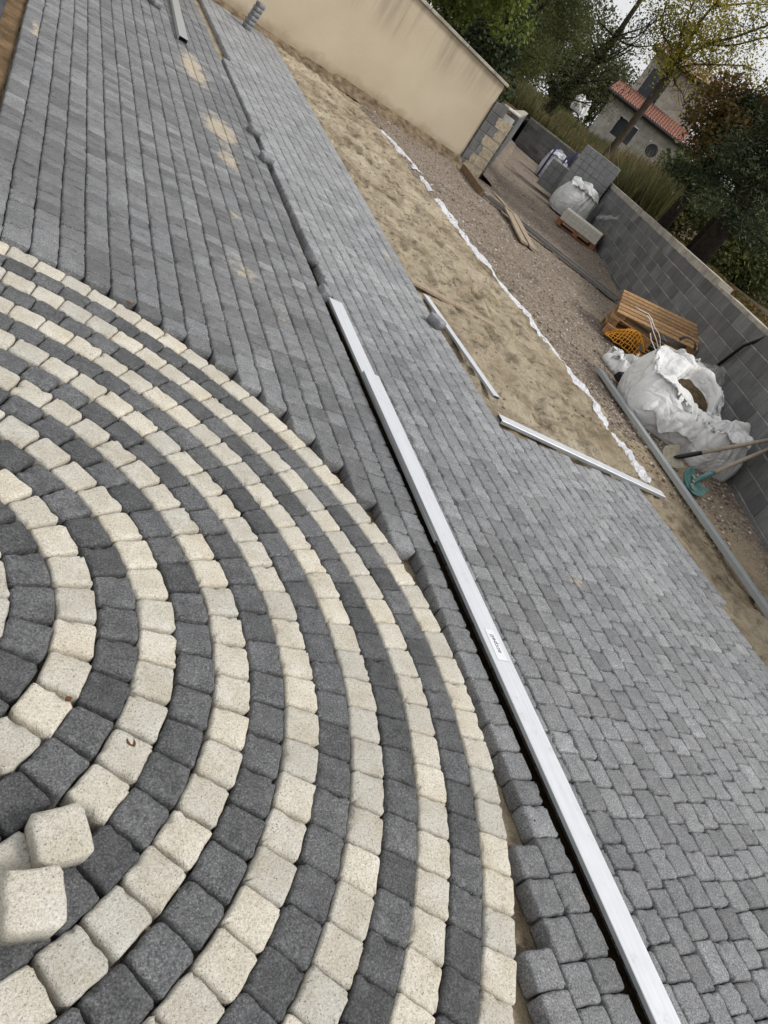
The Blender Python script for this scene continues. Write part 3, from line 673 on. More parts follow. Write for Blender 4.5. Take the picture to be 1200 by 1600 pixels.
def text_mesh(name, body, size, M_, mat, parent):
    cu = bpy.data.curves.new(name, 'FONT'); cu.body = body; cu.size = size; cu.align_x = 'CENTER'; cu.align_y = 'CENTER'; cu.extrude = 0.0002
    to = bpy.data.objects.new(name + '_tmp', cu); col.objects.link(to)
    dg = bpy.context.evaluated_depsgraph_get(); me = bpy.data.meshes.new_from_object(to.evaluated_get(dg)); bpy.data.objects.remove(to)
    me.transform(M_); me.materials.clear(); me.materials.append(MAT[mat]); o = bpy.data.objects.new(name, me); col.objects.link(o)
    if parent: o.parent = parent
    return o
# the bar's local frame: s points towards -x... letters stand with their tops to -x and read away along +y
sv, dv, nv = (R2 @ Vector((1, 0, 0))), (R2 @ Vector((0, 1, 0))), (R2 @ Vector((0, 0, 1)))
xdir = -dv; ydir = nv.cross(xdir); Mt = Matrix((xdir, ydir, nv)).transposed().to_4x4(); Mt.translation = R2 @ Vector((0, 1.935, 0.0216))
text_mesh('label_text', 'accpell', 0.034, Mt, 'ink', e2)
bar('aluminium_bar', 3.40, 5.55, 3.485, 4.08, 0.062, 0.022, -0.012, -0.012, 'short white rail on the sand at the paving edge', 'alu')
bar('aluminium_bar', 3.33, 3.735, 5.10, 3.60, 0.085, 0.028, -0.008, -0.004, 'white rail laid across the sand against the ends of the setts', 'alu')
bar('aluminium_bar', 1.585, 9.93, 1.70, 12.9, 0.105, 0.055, 0.006, 0.006, 'hollow aluminium bar with an open dark end lying far up the paving', 'aluside')
bar('steel_rail', 6.07, 6.02, 5.02, 0.9, 0.075, 0.045, -0.01, -0.005, 'long galvanised rail on the gravel in front of the shovels', 'steel')

# ------------------------------------------------------------------ white geotextile edge and bits
V = []; F = []; prev = None
pts = [(5.58, 13.1), (5.66, 12.3), (5.62, 11.5), (5.56, 10.3), (5.50, 8.9), (5.44, 7.4), (5.42, 6.2), (5.38, 5.1), (5.28, 4.45), (5.13, 3.80)]
def poly_at(pts, t):
    k = t * (len(pts) - 1); i = min(int(k), len(pts) - 2); f = k - i
    return Vector((pts[i][0] * (1 - f) + pts[i + 1][0] * f, pts[i][1] * (1 - f) + pts[i + 1][1] * f))
def fleece(name, pts, n, w0, label, seed, miss=0.0):
    V = []; F = []; m = 5
    for i in range(n):
        p = poly_at(pts, i / (n - 1)); wd = w0 * max(0.2, 0.85 + 1.0 * nz(i * 0.12, seed) + 0.25 * nz(i * 0.3, seed + 3))
        if miss and nz(i * 0.09, seed + 11) > 0.42: wd *= 0.05
        for j in range(m):
            s = (j / (m - 1) - 0.5); x = p.x + s * wd + 0.03 * nz(i * 0.2, seed + 5); y = p.y
            z = max(sand_h(x, y), grav_h(x, y)) + 0.010 + 0.007 * nz(i * 0.3, j * 0.7, seed) - 0.008 * (j in (0, 4))
            V.append((x, y, z))
    for i in range(n - 1):
        for j in range(m - 1): b = i * m + j; F.append((b, b + 1, b + m + 1, b + m))
    o = fast_mesh(name, V, F, [0.5] * len(F), 'fleece', None, True); tag(o, label, 'fabric'); return o
fleece('geotextile_strip', [p for p in pts[3:]], 170, 0.15, 'ragged white geotextile edge between the sand and the gravel', 2)
fleece('geotextile_strip', [(5.50, 13.3), (5.60, 12.9), (5.62, 12.4), (5.70, 11.9), (5.66, 11.5)], 40, 0.15, 'torn white geotextile scrap on the sand near the rendered wall', 30)
fleece('geotextile_strip', [(5.60, 11.2), (5.60, 10.9), (5.57, 10.6)], 14, 0.10, 'small white geotextile scrap beyond the ragged strip', 50)

# ------------------------------------------------------------------ block walls
def block_run(parent, p0, d, n, length, courses, z0, ch=0.2, bl=0.5, thick=0.2, face='front', starty=0.0, vis=True):
    """courses of concrete blocks along d from p0, face towards n"""
    ang = math.atan2(d.y, d.x)
    shared = None
    for c in range(courses):
        s = starty - (bl / 2 if c % 2 else 0) - U(0, 0.12)
        while s < length:
            a, b = max(s, 0), min(s + bl, length); s += bl
            if b - a < 0.06: continue
            m = p0 + d * ((a + b) / 2) - n * (thick / 2 - 0.006 + U(-.003, .003))
            tn = min(1, max(0, 0.45 + 0.24 * rng.gauss(0, 1))); ww = b - a - 0.004; hh = ch - 0.014
            mb = MB(); mb.bbox((0, 0, 0), (ww, thick, hh), 0.005, None, tn)
            o = mb.build('block', 'block', parent); o.location = (m.x, m.y, z0 + ch * (c + 0.5) + U(-.002, .002)); o.rotation_euler = (0, 0, ang + U(-.004, .004))
    core = MB(); m = p0 + d * (length / 2) - n * (thick / 2 + 0.002)
    core.box((0, 0, 0), (length - 0.01, thick - 0.004, ch * courses - 0.006), Matrix.Translation((m.x, m.y, z0 + ch * courses / 2)) @ Matrix.Rotation(ang, 4, 'Z'))
    core.build('mortar', 'mortar', parent)
def cap_strip(parent, p0, d, n, s0, s1, z, thick, w, seed, name='wall_head'):
    V = []; F = []; k = max(2, int((s1 - s0) / 0.12))
    for i in range(k):
        s = s0 + (s1 - s0) * i / (k - 1); p = p0 + d * s
        for j, (o_, zz) in enumerate(((0.008, z), (0.008, z + thick), (-w, z + thick), (-w, z))):
            q = p + n * (o_ + 0.012 * nz(s * 2.1, j, seed)); V.append((q.x, q.y, zz + (0.012 * nz(s * 1.7, seed) if zz > z else -0.02 + 0.012 * nz(s * 3, seed + 2))))
    for i in range(k - 1):
        for j in range(4):
            j2 = (j + 1) % 4; b = i * 4; F.append((b + j, b + j2, b + 4 + j2, b + 4 + j))
    F2 = [tuple(f) for f in F] + [(3, 2, 1, 0), tuple((k - 1) * 4 + j for j in range(4))]
    return MB().add(V, F2).build(name, 'coping', parent)
wl = empty('block_wall', WA, 0, 'long grey concrete block wall with pale bed joints running beside the gravel', 'wall')
S0 = -1.6
def local(parent):       # children are built in world space, so give them the inverse offset
    for o in [c for c in parent.children]:
        o.location = Vector(o.location) - parent.location
block_run(wl, WA + WD * S0, WD, WN, 31.7, 7, -0.14, thick=0.2)
cap_strip(wl, WA, WD, WN, 5.72, 30.1, 1.262, 0.10, 0.235, 4)
cap_strip(wl, WA, WD, WN, S0, 5.70, 1.262, 0.035, 0.205, 9)
local(wl)
fw = empty('block_wall', FAR1, 0, 'far end block wall closing the gravel strip behind the bags', 'wall')
block_run(fw, RET1 + FD * 0.21, FD, -FN, (FAR1 - RET1).length - 0.22, 6, 0.10)
cap_strip(fw, RET1, FD, -FN, 0.21, (FAR1 - RET1).length - 0.02, 1.302, 0.05, 0.2, 6); local(fw)
rw_ = empty('block_wall', RET0, 0, 'block wall leading away from the end of the rendered wall', 'wall')
block_run(rw_, RET0 + RD * 0.25, RD, -RN, (RET1 - RET0).length - 0.26, 7, -0.06)
cap_strip(rw_, RET0, RD, -RN, 0.26, (RET1 - RET0).length, 1.342, 0.04, 0.2, 13); local(rw_)
# rendered wall, block end and coping
rwall = empty('rendered_wall', (5.0, 15.2, 0), 0, 'cream rendered garden wall with damp streaks under its coping', 'wall')
V = []; F = []; nx, nz_ = 120, 26
def wtop(x): return 1.63 + 0.105 * max(0.0, 8.1 - x) if x > 4.5 else 1.63 + 0.105 * 3.6 + 0.03 * (4.5 - x)
for j in range(nz_):
    for i in range(nx):
        x = -9 + 17.1 * i / (nx - 1); t = j / (nz_ - 1)
        V.append((x - 5, 15.2 - 15.2 + 0.01 * fbm(x * 0.7, t * 2, 3), -0.15 + (wtop(x) + 0.15) * t))
for j in range(nz_ - 1):
    for i in range(nx - 1): b = j * nx + i; F.append((b, b + 1, b + nx + 1, b + nx))
o = fast_mesh('render_face', V, F, [0.5] * len(F), 'render', rwall, True)
mb = MB(); k = 40; Vb = []
for i in range(k):
    x = -9 + 17.08 * i / (k - 1)
    for (yy, zz) in ((0.03, -0.15), (0.03, wtop(x) - 0.02), (0.22, wtop(x) - 0.02), (0.22, -0.15)): Vb.append((x - 5, yy, zz))
Fb = [(i * 4 + j, i * 4 + (j + 1) % 4, i * 4 + 4 + (j + 1) % 4, i * 4 + 4 + j) for i in range(k - 1) for j in range(4)] + [(3, 2, 1, 0), tuple((k - 1) * 4 + j for j in range(4))]
MB().add(Vb, Fb).build('wall_core', 'smear', rwall)
e_ = MB().bbox((0, 0, 0), (0.032, 0.21, 1.76), 0.006); oe = e_.build('render_return', 'render', rwall); oe.location = (8.096 - 5, 0.1, 0.73)
xs = [-9 + 1.0 * i for i in range(18)]
for i in range(len(xs) - 1):
    x0, x1 = xs[i], min(xs[i + 1], 8.16)
    if i == len(xs) - 2: x1 = 8.16
    L = x1 - x0; sl_ = math.atan2(wtop(x1) - wtop(x0), L); mb = MB().bbox((0, 0, 0), (L - 0.004, 0.30, 0.055), 0.008)
    o = mb.build('coping_slab', 'coping', rwall); o.location = ((x0 + x1) / 2 - 5, 0.09, (wtop(x0) + wtop(x1)) / 2 + 0.03); o.rotation_euler = (0, -sl_, 0)
wend = empty('block_pier', (8.4, 15.2, 0), 0, 'bare block end of the rendered wall, smeared with cream render', 'wall')
for c in range(7):
    z = -0.06 + 0.2 * (c + 0.5); sp = (0.17 + (0.28 if c % 2 else 0.0)); parts = [(8.125, 8.125 + sp), (8.125 + sp + 0.012, 8.72)]
    if c == 6: parts = [(8.125, 8.44)]
    for x0, x1 in parts:
        o = MB().bbox((0, 0, 0), (x1 - x0, 0.2, 0.186), 0.006, None, 0.35 + U(-.2, .35)).build('block', 'block', wend); o.location = ((x0 + x1) / 2 - 8.4, 0.05, z)
    if c < 6:   # render smear over the outer part of each course
        mb = MB(); n = 9; V = []; x0 = 8.125 + (0.34 if c % 2 == 0 else 0.26) + U(-.08, .05) - (0.15 if c < 2 else 0)
        for i in range(n):
            t = i / (n - 1); V.append((x0 + 0.05 * nz(t * 3, c) - 8.4, -0.0535, -0.06 + 0.2 * c + 0.004 + 0.192 * t)); V.append((8.722 - 8.4, -0.0535, -0.06 + 0.2 * c + 0.004 + 0.192 * t))
        mb.add(V, [(2 * i, 2 * i + 1, 2 * i + 3, 2 * i + 2) for i in range(n - 1)]); mb.build('render_smear', 'smear', wend)
MB().bbox((0, 0, 0), (0.58, 0.18, 1.32), 0.004).build('mortar', 'mortar', wend).location = (8.42 - 8.4, 0.058, 0.59)
MB().bbox((0, 0, 0), (0.34, 0.24, 0.05), 0.012).build('pale_cap', 'whiteend', wend).location = (8.60 - 8.4, 0.07, 1.365)
# footing along the return wall and a patch by the rendered wall's foot
V = []; F = []; n = 70
for i in range(n):
    s = 0.05 + 19.4 * i / (n - 1); p = RET0 + RD * s; wd = 0.34 + 0.14 * nz(s * 1.3, 1)
    for j, (k_, zz) in enumerate(((0.0, 0.07), (0.4, 0.05), (0.8, 0.02), (1.0, -0.07))):
        q = p - RN * (0.005 + wd * k_ + 0.04 * nz(s * 4, j)); V.append((q.x, q.y, zz + 0.03 * nz(s * 3, j * 2.0) + 0.22 * max(0, (q.y - 27) / 8)))
for i in range(n - 1):
    for j in range(3): b = i * 4 + j; F.append((b, b + 1, b + 5, b + 4))
tag(fast_mesh('footing', V, F, [0.5] * len(F), 'gravel', None, False), 'rough concrete footing along the foot of the receding block wall', 'footing', kind='structure')
V = []; F = []; n = 150
for i in range(n):
    x = 2.2 + 5.95 * i / (n - 1)
    for j in range(6):
        t = j / 5; V.append((x, 15.19 - (0.34 + 0.10 * nz(x * 1.2, 4)) * t + 0.02 * nz(x * 6, j), 0.07 * (1 - t) ** 1.5 - 0.05 * t + 0.035 * fbm(x * 5, t * 3, 2) + (0.05 * (1 - t) if x > 5 else 0)))
for i in range(n - 1):
    for j in range(5): b = i * 6 + j; F.append((b, b + 1, b + 7, b + 6))
tag(fast_mesh('soil_bank', V, F, [0.5] * len(F), 'tan', None, True), 'small bank of brown soil along the foot of the rendered wall', 'soil', kind='structure')

# left edge: soil trench and dark membrane upstand
V = []; F = []; n = 120
for i in range(n):
    y = 3.4 + 12 * i / (n - 1)
    for j in range(6):
        t = j / 5; V.append((0.055 - 0.155 * t, y, -0.052 + 0.012 * t + 0.018 * fbm(y * 5, t * 4, 2)))
for i in range(n - 1):
    for j in range(5): b = i * 6 + j; F.append((b, b + 6, b + 7, b + 1))
tag(fast_mesh('soil_trench', V, F, [0.5] * len(F), 'soil', None, True), 'narrow brown soil trench along the outer row of setts', 'soil', kind='structure')
kb = MB().bbox((-0.155, 9.4, -0.04), (0.17, 12.0, 0.16), 0.02); tag(kb.build('kerb', 'kerb'), 'dark coated upstand along the edge of the soil trench', 'kerb')

# ------------------------------------------------------------------ pallets, boards
def pallet(name, loc, rot, label, mat='pal', L=1.2, Wd=0.8, group=None):
    e = empty(name, loc, 0, label, 'pallet', group); e.rotation_euler = rot
    def add(nm, c, d):
        mb = MB().bbox((0, 0, 0), d, 0.004, None, rng.random()); o = mb.build(nm, mat, e); o.location = c
    for y in (-Wd / 2 + 0.05, 0, Wd / 2 - 0.05): add('bottom_board', (0, y, 0.011), (L, 0.098, 0.021))
    for y in (-Wd / 2 + 0.05, 0, Wd / 2 - 0.05):
        for x in (-L / 2 + 0.07, 0, L / 2 - 0.07): add('block', (x, y, 0.0605), (0.14, 0.095, 0.076))
    for x in (-L / 2 + 0.07, 0, L / 2 - 0.07): add('stringer_board', (x, 0, 0.1105), (0.145, Wd, 0.021))
    for i in range(7): add('deck_board', (0, -Wd / 2 + 0.05 + i * (Wd - 0.1) / 6, 0.133), (L, 0.09, 0.021))
    return e
PB = W(1.42, 11.25, 0)
ra = math.atan2(Rh.y, Rh.x)
pallet('pallet', (PB.x, PB.y, -0.01), (0, 0, ra + 0.05), 'wooden pallet at the bottom of the pile against the block wall')
pallet('pallet', (PB.x + .02, PB.y + .03, 0.145), (0, math.radians(-3), ra - 0.02), 'wooden pallet in the middle of the pile against the block wall')
pallet('pallet', (PB.x + .06, PB.y + .08, 0.40), (math.radians(15), math.radians(-11), ra + 0.04), 'tilted wooden pallet on top of the pile against the block wall')
# orange net heap in front of the pile
nb = MB(); nc = W(1.22, 10.75, 0.02)
for a in range(15):
    for dirn in (0, 1):
        pts = []
        for i in range(16):
            s, t = (a / 14 - .5, i / 15 - .5) if dirn else (i / 15 - .5, a / 14 - .5)
            s2, t2 = s + 0.06 * nz(s * 6, t * 6, 1) + 0.5 * t * 0.2, t + 0.06 * nz(s * 6, t * 6, 5)
            h = 0.25 * max(0, 1 - (s * 2) ** 2) * max(0, 1 - (t * 2) ** 2) + 0.05 * abs(nz(s * 9, t * 9, 3)) + 0.01
            pts.append(nc + Rh * s2 * 0.62 + Fh * t2 * 0.4 + UP * h)
        nb.tube(pts, 0.006, 4)
tag(nb.build('orange_net', 'net'), 'heap of orange plastic netting against the wooden pallets', 'net')
def board(name, p0, p1, wd, th, z0, z1, mat, label, cat='board', n=6, seed=0):
    a, b = Vector((*p0, z0)), Vector((*p1, z1)); d = (b - a); s = d.cross(UP).normalized(); V = []; F = []
    for i in range(n):
        t = i / (n - 1); c = a.lerp(b, t) + UP * 0.012 * nz(t * 2, seed)
        for (k, zz) in ((-.5, 0), (.5, 0), (.5, th), (-.5, th)): V.append(c + s * wd * k + UP * zz)
    for i in range(n - 1):
        for j in range(4): F.append((i * 4 + j, i * 4 + (j + 1) % 4, i * 4 + 4 + (j + 1) % 4, i * 4 + 4 + j))
    F += [(3, 2, 1, 0), tuple((n - 1) * 4 + j for j in range(4))]
    return tag(MB().add(V, F, 0.5).build(name, mat), label, cat)
board('formwork_board', (7.98, 14.62), (7.70, 12.95), 0.05, 0.13, -0.03, -0.03, 'brownboard', 'brown board on edge leading from the block end of the rendered wall')
board('timber_plank', (7.72, 13.1), (9.95, 10.72), 0.13, 0.05, 0.0, 0.0, 'plank', 'long grey plank lying on the gravel towards the block wall', seed=3)
board('timber_plank', (7.86, 12.95), (10.06, 10.78), 0.07, 0.07, 0.005, 0.005, 'plank', 'narrow grey batten along the long plank on the gravel', seed=7)
board('board', (8.24, 13.5), (8.16, 12.45), 0.09, 0.03, 0.06, 0.075, 'board', 'thin pale board end resting along the grey plank')
board('board', (8.14, 12.62), (7.58, 10.75), 0.145, 0.028, 0.06, 0.0, 'board', 'weathered brown board lying off the grey plank, nearer the sand', seed=4)
board('board', (8.31, 12.62), (7.77, 10.70), 0.145, 0.028, 0.06, 0.0, 'board', 'weathered brown board lying off the grey plank, nearer the block wall', seed=5)
board('board', (3.34, 5.82), (4.35, 5.80), 0.10, 0.02, -0.025, -0.035, 'board', 'thin sandy board half sunk in the sand by the setts', seed=9)

# ------------------------------------------------------------------ bags
def bag(name, loc, rz, half, h, label, seed, mat='bag', fill=None, closed=False, exps=(5, 2.6), lean=(0, 0), hole=(0.0, 0.0, 0.5), fold=0.035, cat='bulk bag', group=None, rimfn=None, topk=0.13, slope=0.0):
    n = 128; V = []; F = []
    rows = []
    def sup(t, e):
        c, s = math.cos(t), math.sin(t); return (abs(c) ** e + abs(s) ** e) ** (-1 / e)
    nv = 26
    for j in range(nv):
        v = j / (nv - 1); rows.append(('body', v))
    for j in range(1, 15): rows.append(('top', j / 14))
    if not closed:
        for j in range(1, 9): rows.append(('in', j / 8))
    idx = 0
    for kind, v in rows:
        for i in range(n):
            t = 2 * math.pi * i / n; c, s = math.cos(t), math.sin(t)
            fx = nz(c * 1.7 + seed, s * 1.7, v * 1.1); fr = abs(nz(c * 3.2 + seed, s * 3.2, v * 0.9 + 4)); fr2 = abs(nz(c * 6.5, s * 6.5 + seed, v * 2.2)) - .3
            hh = h * (1 + 0.14 * nz(c * 1.2, s * 1.2, seed) + (rimfn(t) if rimfn else 0))
            if kind == 'body':
                e = exps[0] + (exps[1] - exps[0]) * v; bul = 0.9 + 0.17 * math.sin(math.pi * min(1, v * 0.95 + 0.05)) ** 0.8
                r = half * sup(t, e) * bul * 0.93
                am = fold * (0.25 + 1.5 * v ** 1.5); r += am * (fx * 0.8 - fr * 1.3 + 0.3 * fr2) ; z = hh * v
                V.append((c * r + lean[0] * v * v, s * r + lean[1] * v * v, z))
            elif kind == 'top':
                r1 = half * sup(t, exps[1]) * 0.93 * 1.0
                if closed:
                    q = 1 - v; r = r1 * (q ** 0.8) ; z = hh * (1 + 0.20 * math.sin(v * math.pi / 2)) + fold * 3.2 * (fx * 0.9 - fr * 1.4 + 0.5 * fr2) * math.sin(math.pi * min(1, v * 0.9 + .1))
                    V.append((c * r + lean[0], s * r + lean[1], z))
                else:
                    ro = half * hole[2] * sup(t, 2.2) * (1 + 0.25 * nz(c * 2, s * 2, seed + 8)); cx, cy = hole[0], hole[1]
                    x = (c * r1 + lean[0]) * (1 - v) + (c * ro + cx) * v; y = (s * r1 + lean[1]) * (1 - v) + (s * ro + cy) * v
                    z = hh * (1 + topk * math.sin(v * math.pi * 0.8)) + fold * 2.6 * (fx * 0.9 - fr * 1.5 + 0.5 * fr2) * math.sin(math.pi * min(1, v * 0.85 + .15))
                    V.append((x, y, z))
            else:
                ro = half * hole[2] * sup(t, 2.2) * (1 + 0.25 * nz(c * 2, s * 2, seed + 8)) * (1 - 0.1 * v); z1 = hh * (1 + topk * math.sin(math.pi * 0.8))
                V.append((hole[0] + c * ro, hole[1] + s * ro, z1 + (fill - 0.15 - z1) * v))
        idx += 1
    R_ = len(rows)
    for j in range(R_ - 1):
        for i in range(n): a = j * n + i; b = j * n + (i + 1) % n; F.append((a, b, b + n, a + n))
    e = empty(name, loc, rz, label, cat, group)
    o = fast_mesh('bag_body', V, F, [0.5] * len(F), mat, e, True)
    if fill is not None:
        Vd = [(hole[0], hole[1], fill + 0.04)] + [(hole[0] + math.cos(2 * math.pi * i / 32) * half * hole[2] * 1.05, hole[1] + math.sin(2 * math.pi * i / 32) * half * hole[2] * 1.05, fill + 0.02 * nz(i, seed) + slope * math.cos(2 * math.pi * i / 32) * half * hole[2]) for i in range(32)]
        MB().add(Vd, [(0, 1 + i, 1 + (i + 1) % 32) for i in range(32)]).build('sand_fill', 'wetsand', e, True)
    return e
wa = math.atan2(WD.y, WD.x)
b1 = bag('bulk_bag', (6.58, 5.38, -0.04), wa, 0.55, 0.56, 'large open white bulk bag, its rim flopped round a dark hole of sand', 3.3, fill=0.40, hole=(-0.02, -0.10, 0.46), fold=0.04, topk=0.02, slope=0.55, rimfn=lambda t: -0.27 * math.cos(t - math.radians(195)) + 0.10 * math.cos(2 * t + 1.0))
def flap(parent, t0, t1, half, z0, z1, off, seed, name='flap'):
    V = []; F = []; nu, nv_ = 44, 18
    for j in range(nv_):
        v = j / (nv_ - 1)
        for i in range(nu):
            a = i / (nu - 1); t = t0 + (t1 - t0) * a; c, s_ = math.cos(t), math.sin(t); sup = (abs(c) ** 3 + abs(s_) ** 3) ** (-1 / 3)
            zl_ = z0 + 0.16 * nz(a * 3.5, seed) + 0.10 * abs(a - .5); z = z1 + (zl_ - z1) * v; r = half * sup * 0.98 + off * (0.3 + v) - 0.16 * (1 - v) ** 3 + 0.05 * (abs(nz(a * 6, v * 1.2, seed)) - .2) * (0.4 + v) + 0.03 * nz(a * 13, v * 2.5, seed + 3)
            V.append((c * r, s_ * r, z + 0.03 * nz(a * 8, v * 3, seed + 7)))
    for j in range(nv_ - 1):
        for i in range(nu - 1): b = j * nu + i; F.append((b, b + 1, b + nu + 1, b + nu))
    return fast_mesh(name, V, F, [0.5] * len(F), 'bag', parent, True)
flap(b1, math.radians(138), math.radians(205), 0.55, 0.14, 0.46, 0.03, 4.0)
flap(b1, math.radians(215), math.radians(262), 0.53, 0.20, 0.44, 0.03, 9.0)
for (dx, dy, r_) in ((0.42, 0.18, 0.10),):
    c0 = Vector((dx, dy, 0.78)); sp = [c0 + Vector((-0.03, r_ * math.cos(a), r_ * 0.8 * math.sin(a))) for a in np.linspace(0, math.pi, 9)]
    MB().strip(sp, (1, 0.1, 0), 0.06, 0.006).build('lifting_loop', 'strap', b1)
b2 = bag('bulk_bag', (6.80, 4.80, -0.04), wa + 0.25, 0.30, 0.46, 'smaller white bag with faint print standing between the open bag and the shovels', 11.7, closed=True, fold=0.045, lean=(-0.04, 0.06), exps=(6, 3))
Mb = Matrix((Vector((0.80, -0.60, 0)), Vector((0.0, 0.0, 1.0)), Vector((-0.60, -0.80, 0)))).transposed().to_4x4(); Mb.translation = Vector((-0.02, -0.318, 0.33))
b3 = bag('bulk_bag', (6.92, 6.48, -0.05), wa + 0.5, 0.34, 0.20, 'collapsed white sack crumpled in front of the wooden pallets', 21.2, closed=True, fold=0.10, exps=(3, 2.2))
b3b = bag('bulk_bag', (7.42, 6.15, -0.05), wa + 0.1, 0.42, 0.48, 'crumpled empty white bag heaped behind the open bulk bag', 25.2, closed=True, fold=0.11, exps=(3, 2.2))
MB().strip([Vector((-0.2 + 0.1 * i, 0.12 * math.sin(i * .9) - .05, 0.37 + 0.03 * math.cos(i))) for i in range(6)], (0, 1, 0.2), 0.055, 0.006).build('dark_strap', 'strap', b3)
MB().strip([Vector((-0.32, 0.15 - 0.09 * i, 0.60 - 0.02 * (i - 3) ** 2)) for i in range(7)], (1, 0, 0.3), 0.07, 0.006).build('lifting_loop', 'strap', b3b)
tag(MB().bbox((0, 0, 0), (0.16, 0.1, 0.09), 0.012, Matrix.Translation((6.42, 6.05, 0.05)) @ Matrix.Rotation(0.5, 4, 'Z') @ Matrix.Rotation(0.3, 4, 'X')).tube([Vector((6.47, 6.0, 0.09)), Vector((6.55, 5.98, 0.12)), Vector((6.62, 5.99, 0.05))], 0.012, 6).build('plastic_canister', 'black'), 'small black plastic canister beside the collapsed sack', 'canister')
# clear film and pale straps behind the bag
V = []; F = []; n = 26; fc = Vector((7.62, 6.25, 0))
for j in range(n):
    for i in range(n):
        s, t = i / (n - 1) - .5, j / (n - 1) - .5
        p = fc + WD * (s * 0.75 + 0.08 * nz(s * 5, t * 5, 2)) - WN * (t * 0.42 + 0.05 * nz(s * 7, t * 7, 6)); V.append((p.x, p.y, 0.36 + 0.42 * (0.25 - s * s) * 2 + 0.16 * nz(s * 5, t * 5, 8) + 0.09 * nz(s * 12, t * 12, 3) + 0.25 * t))
for j in range(n - 1):
    for i in range(n - 1): b = j * n + i; F.append((b, b + 1, b + n + 1, b + n))
tag(fast_mesh('plastic_film', V, F, [0.5] * len(F), 'film', None, True), 'crumpled clear plastic film against the block wall behind the bags', 'film')
def wires(name, pts, r, mat, label, cat): return tag(MB().tube(pts, r, 5).build(name, mat, None, True), label, cat)
for i, sd_ in enumerate((1, 2, 3)):
    c0 = Vector((7.35 + 0.05 * i, 7.05 - .2 * i, 0.45)); wires('strapping_band', [c0 + Vector((0.5 * (t - .5) + .06 * nz(t * 3, sd_), -0.5 * (t - .5), 0.16 * math.sin(t * 3.1 + sd_) + 0.08 * nz(t * 4, sd_ + 5))) for t in np.linspace(0, 1, 14)], 0.006, 'bag',
        ('pale packing band arched over the pallets', 'pale packing band lying over the crumpled bags', 'pale packing band curling beside the clear film')[i], 'strap')
wires('black_strap', [Vector((8.10, 6.50, 0.62)) + WN * 0.02, Vector((7.97, 6.30, 1.0)) + WN * 0.03, Vector((7.93, 6.10, 1.31)), Vector((8.03, 5.95, 1.35))], 0.02, 'black', 'black pole leaning on the head of the block wall above the bags', 'pole')
# shovels
def shovel(name, tip, ctr, top, blade_mat, sock_mat, label, w=0.24, L=0.30, nrm=Vector((-0.42, -0.55, 0.72))):
    e = empty(name, tip, 0, label, 'shovel'); tip = Vector(tip); ctr = Vector(ctr); top = Vector(top)
    d = (ctr - tip).normalized(); s = d.cross(nrm).normalized(); n2 = s.cross(d)
    V = []; F = []; nu, nv_ = 11, 11
    for j in range(nv_):
        v = j / (nv_ - 1)
        wd = w * (1 - (1 - min(1, v / 0.62)) ** 2.2) ** 0.6 if v < 0.62 else w * (1 - 0.12 * (v - .62))
        for i in range(nu):
            k = i / (nu - 1) - 0.5; p = d * (L * v) + s * wd * k + n2 * (0.14 * w * (4 * k * k) - 0.05 * v * (1 - v) + 0.0); V.append(p)
    for j in range(nv_ - 1):
        for i in range(nu - 1): b = j * nu + i; F.append((b, b + 1, b + nu + 1, b + nu))
    m0 = MB().add(V, F); k0 = len(V); m0.v += [tuple(Vector(v) - n2 * 0.004) for v in V]; m0.f += [tuple(k0 + i for i in reversed(f)) for f in F]; m0.t += [0.5] * len(F)
    m0.build('blade', blade_mat, e, True)
    a = d * L * 0.70 + n2 * 0.004; b_ = d * L * 1.0 + n2 * 0.03; hd = (top - tip - b_).normalized()
    MB().tube([a, d * L * .85 + n2 * .012, b_, b_ + hd * 0.12, b_ + hd * 0.20], [0.010, 0.020, 0.024, 0.023, 0.022], 10).build('socket', sock_mat, e, True)
    MB().tube([b_ + hd * 0.17, b_ + hd * 0.7, top - tip], [0.020, 0.021, 0.019], 10).build('handle', 'handle', e, True)
    if sock_mat == 'teal':
        for q in range(5):
            m1 = MB(); c = d * (L * U(.35, .85)) + s * U(-.08, .08) + n2 * 0.012; V = [c + (s * math.cos(a) * U(.012, .03) + d * math.sin(a) * U(.012, .035)) + n2 * 0.003 for a in np.linspace(0, 5.6, 8)]; m1.add([c + n2 * 0.007] + V, [(0, 1 + i, 1 + (i + 1) % 8) for i in range(8)]); m1.build('cement_splash', 'cement', e)
    return e
shovel('shovel', (5.72, 3.93, 0.0), (6.0, 4.09, 0.06), (7.28, 4.55, 0.66), 'teal', 'teal', 'shovel with a worn teal blade, its pale handle resting on the block wall', 0.27, 0.36)
shovel('shovel', (5.80, 4.42, -0.005), (6.08, 4.46, 0.06), (7.06, 4.50, 0.66), 'cement', 'black', 'shovel with a cement-caked blade tucked in front of the white bags', 0.23, 0.30)

# far big bags and stacks
g1 = W(-2.92, 31.3, 0)
gb = bag('bulk_bag', (g1.x, g1.y, 0.0), ra, 0.46, 0.88, 'grey-white bulk bag with navy straps at the far end of the gravel', 41.0, mat='bagg', closed=True, fold=0.025, exps=(6, 4))
for sx in (-0.26, 0.26):
    pts = [Vector((sx, -0.475 + 0.01 * k, z)) for k, z in enumerate((0.02, 0.3, 0.6, 0.85))] + [Vector((sx, -0.36, 1.05)), Vector((sx * .9, -0.2, 1.18)), Vector((sx * .8, -0.08, 1.12))]
    MB().strip(pts, (1, 0, 0), 0.07, 0.008).build('navy_strap', 'navy', gb)
MB().strip([Vector((0.38, -0.3, 0.9)), Vector((0.44, -0.2, 1.25)), Vector((0.46, -0.1, 1.42)), Vector((0.42, 0.0, 1.2))], (1, 0, 0), 0.09, 0.01).build('lifting_loop', 'navy', gb)
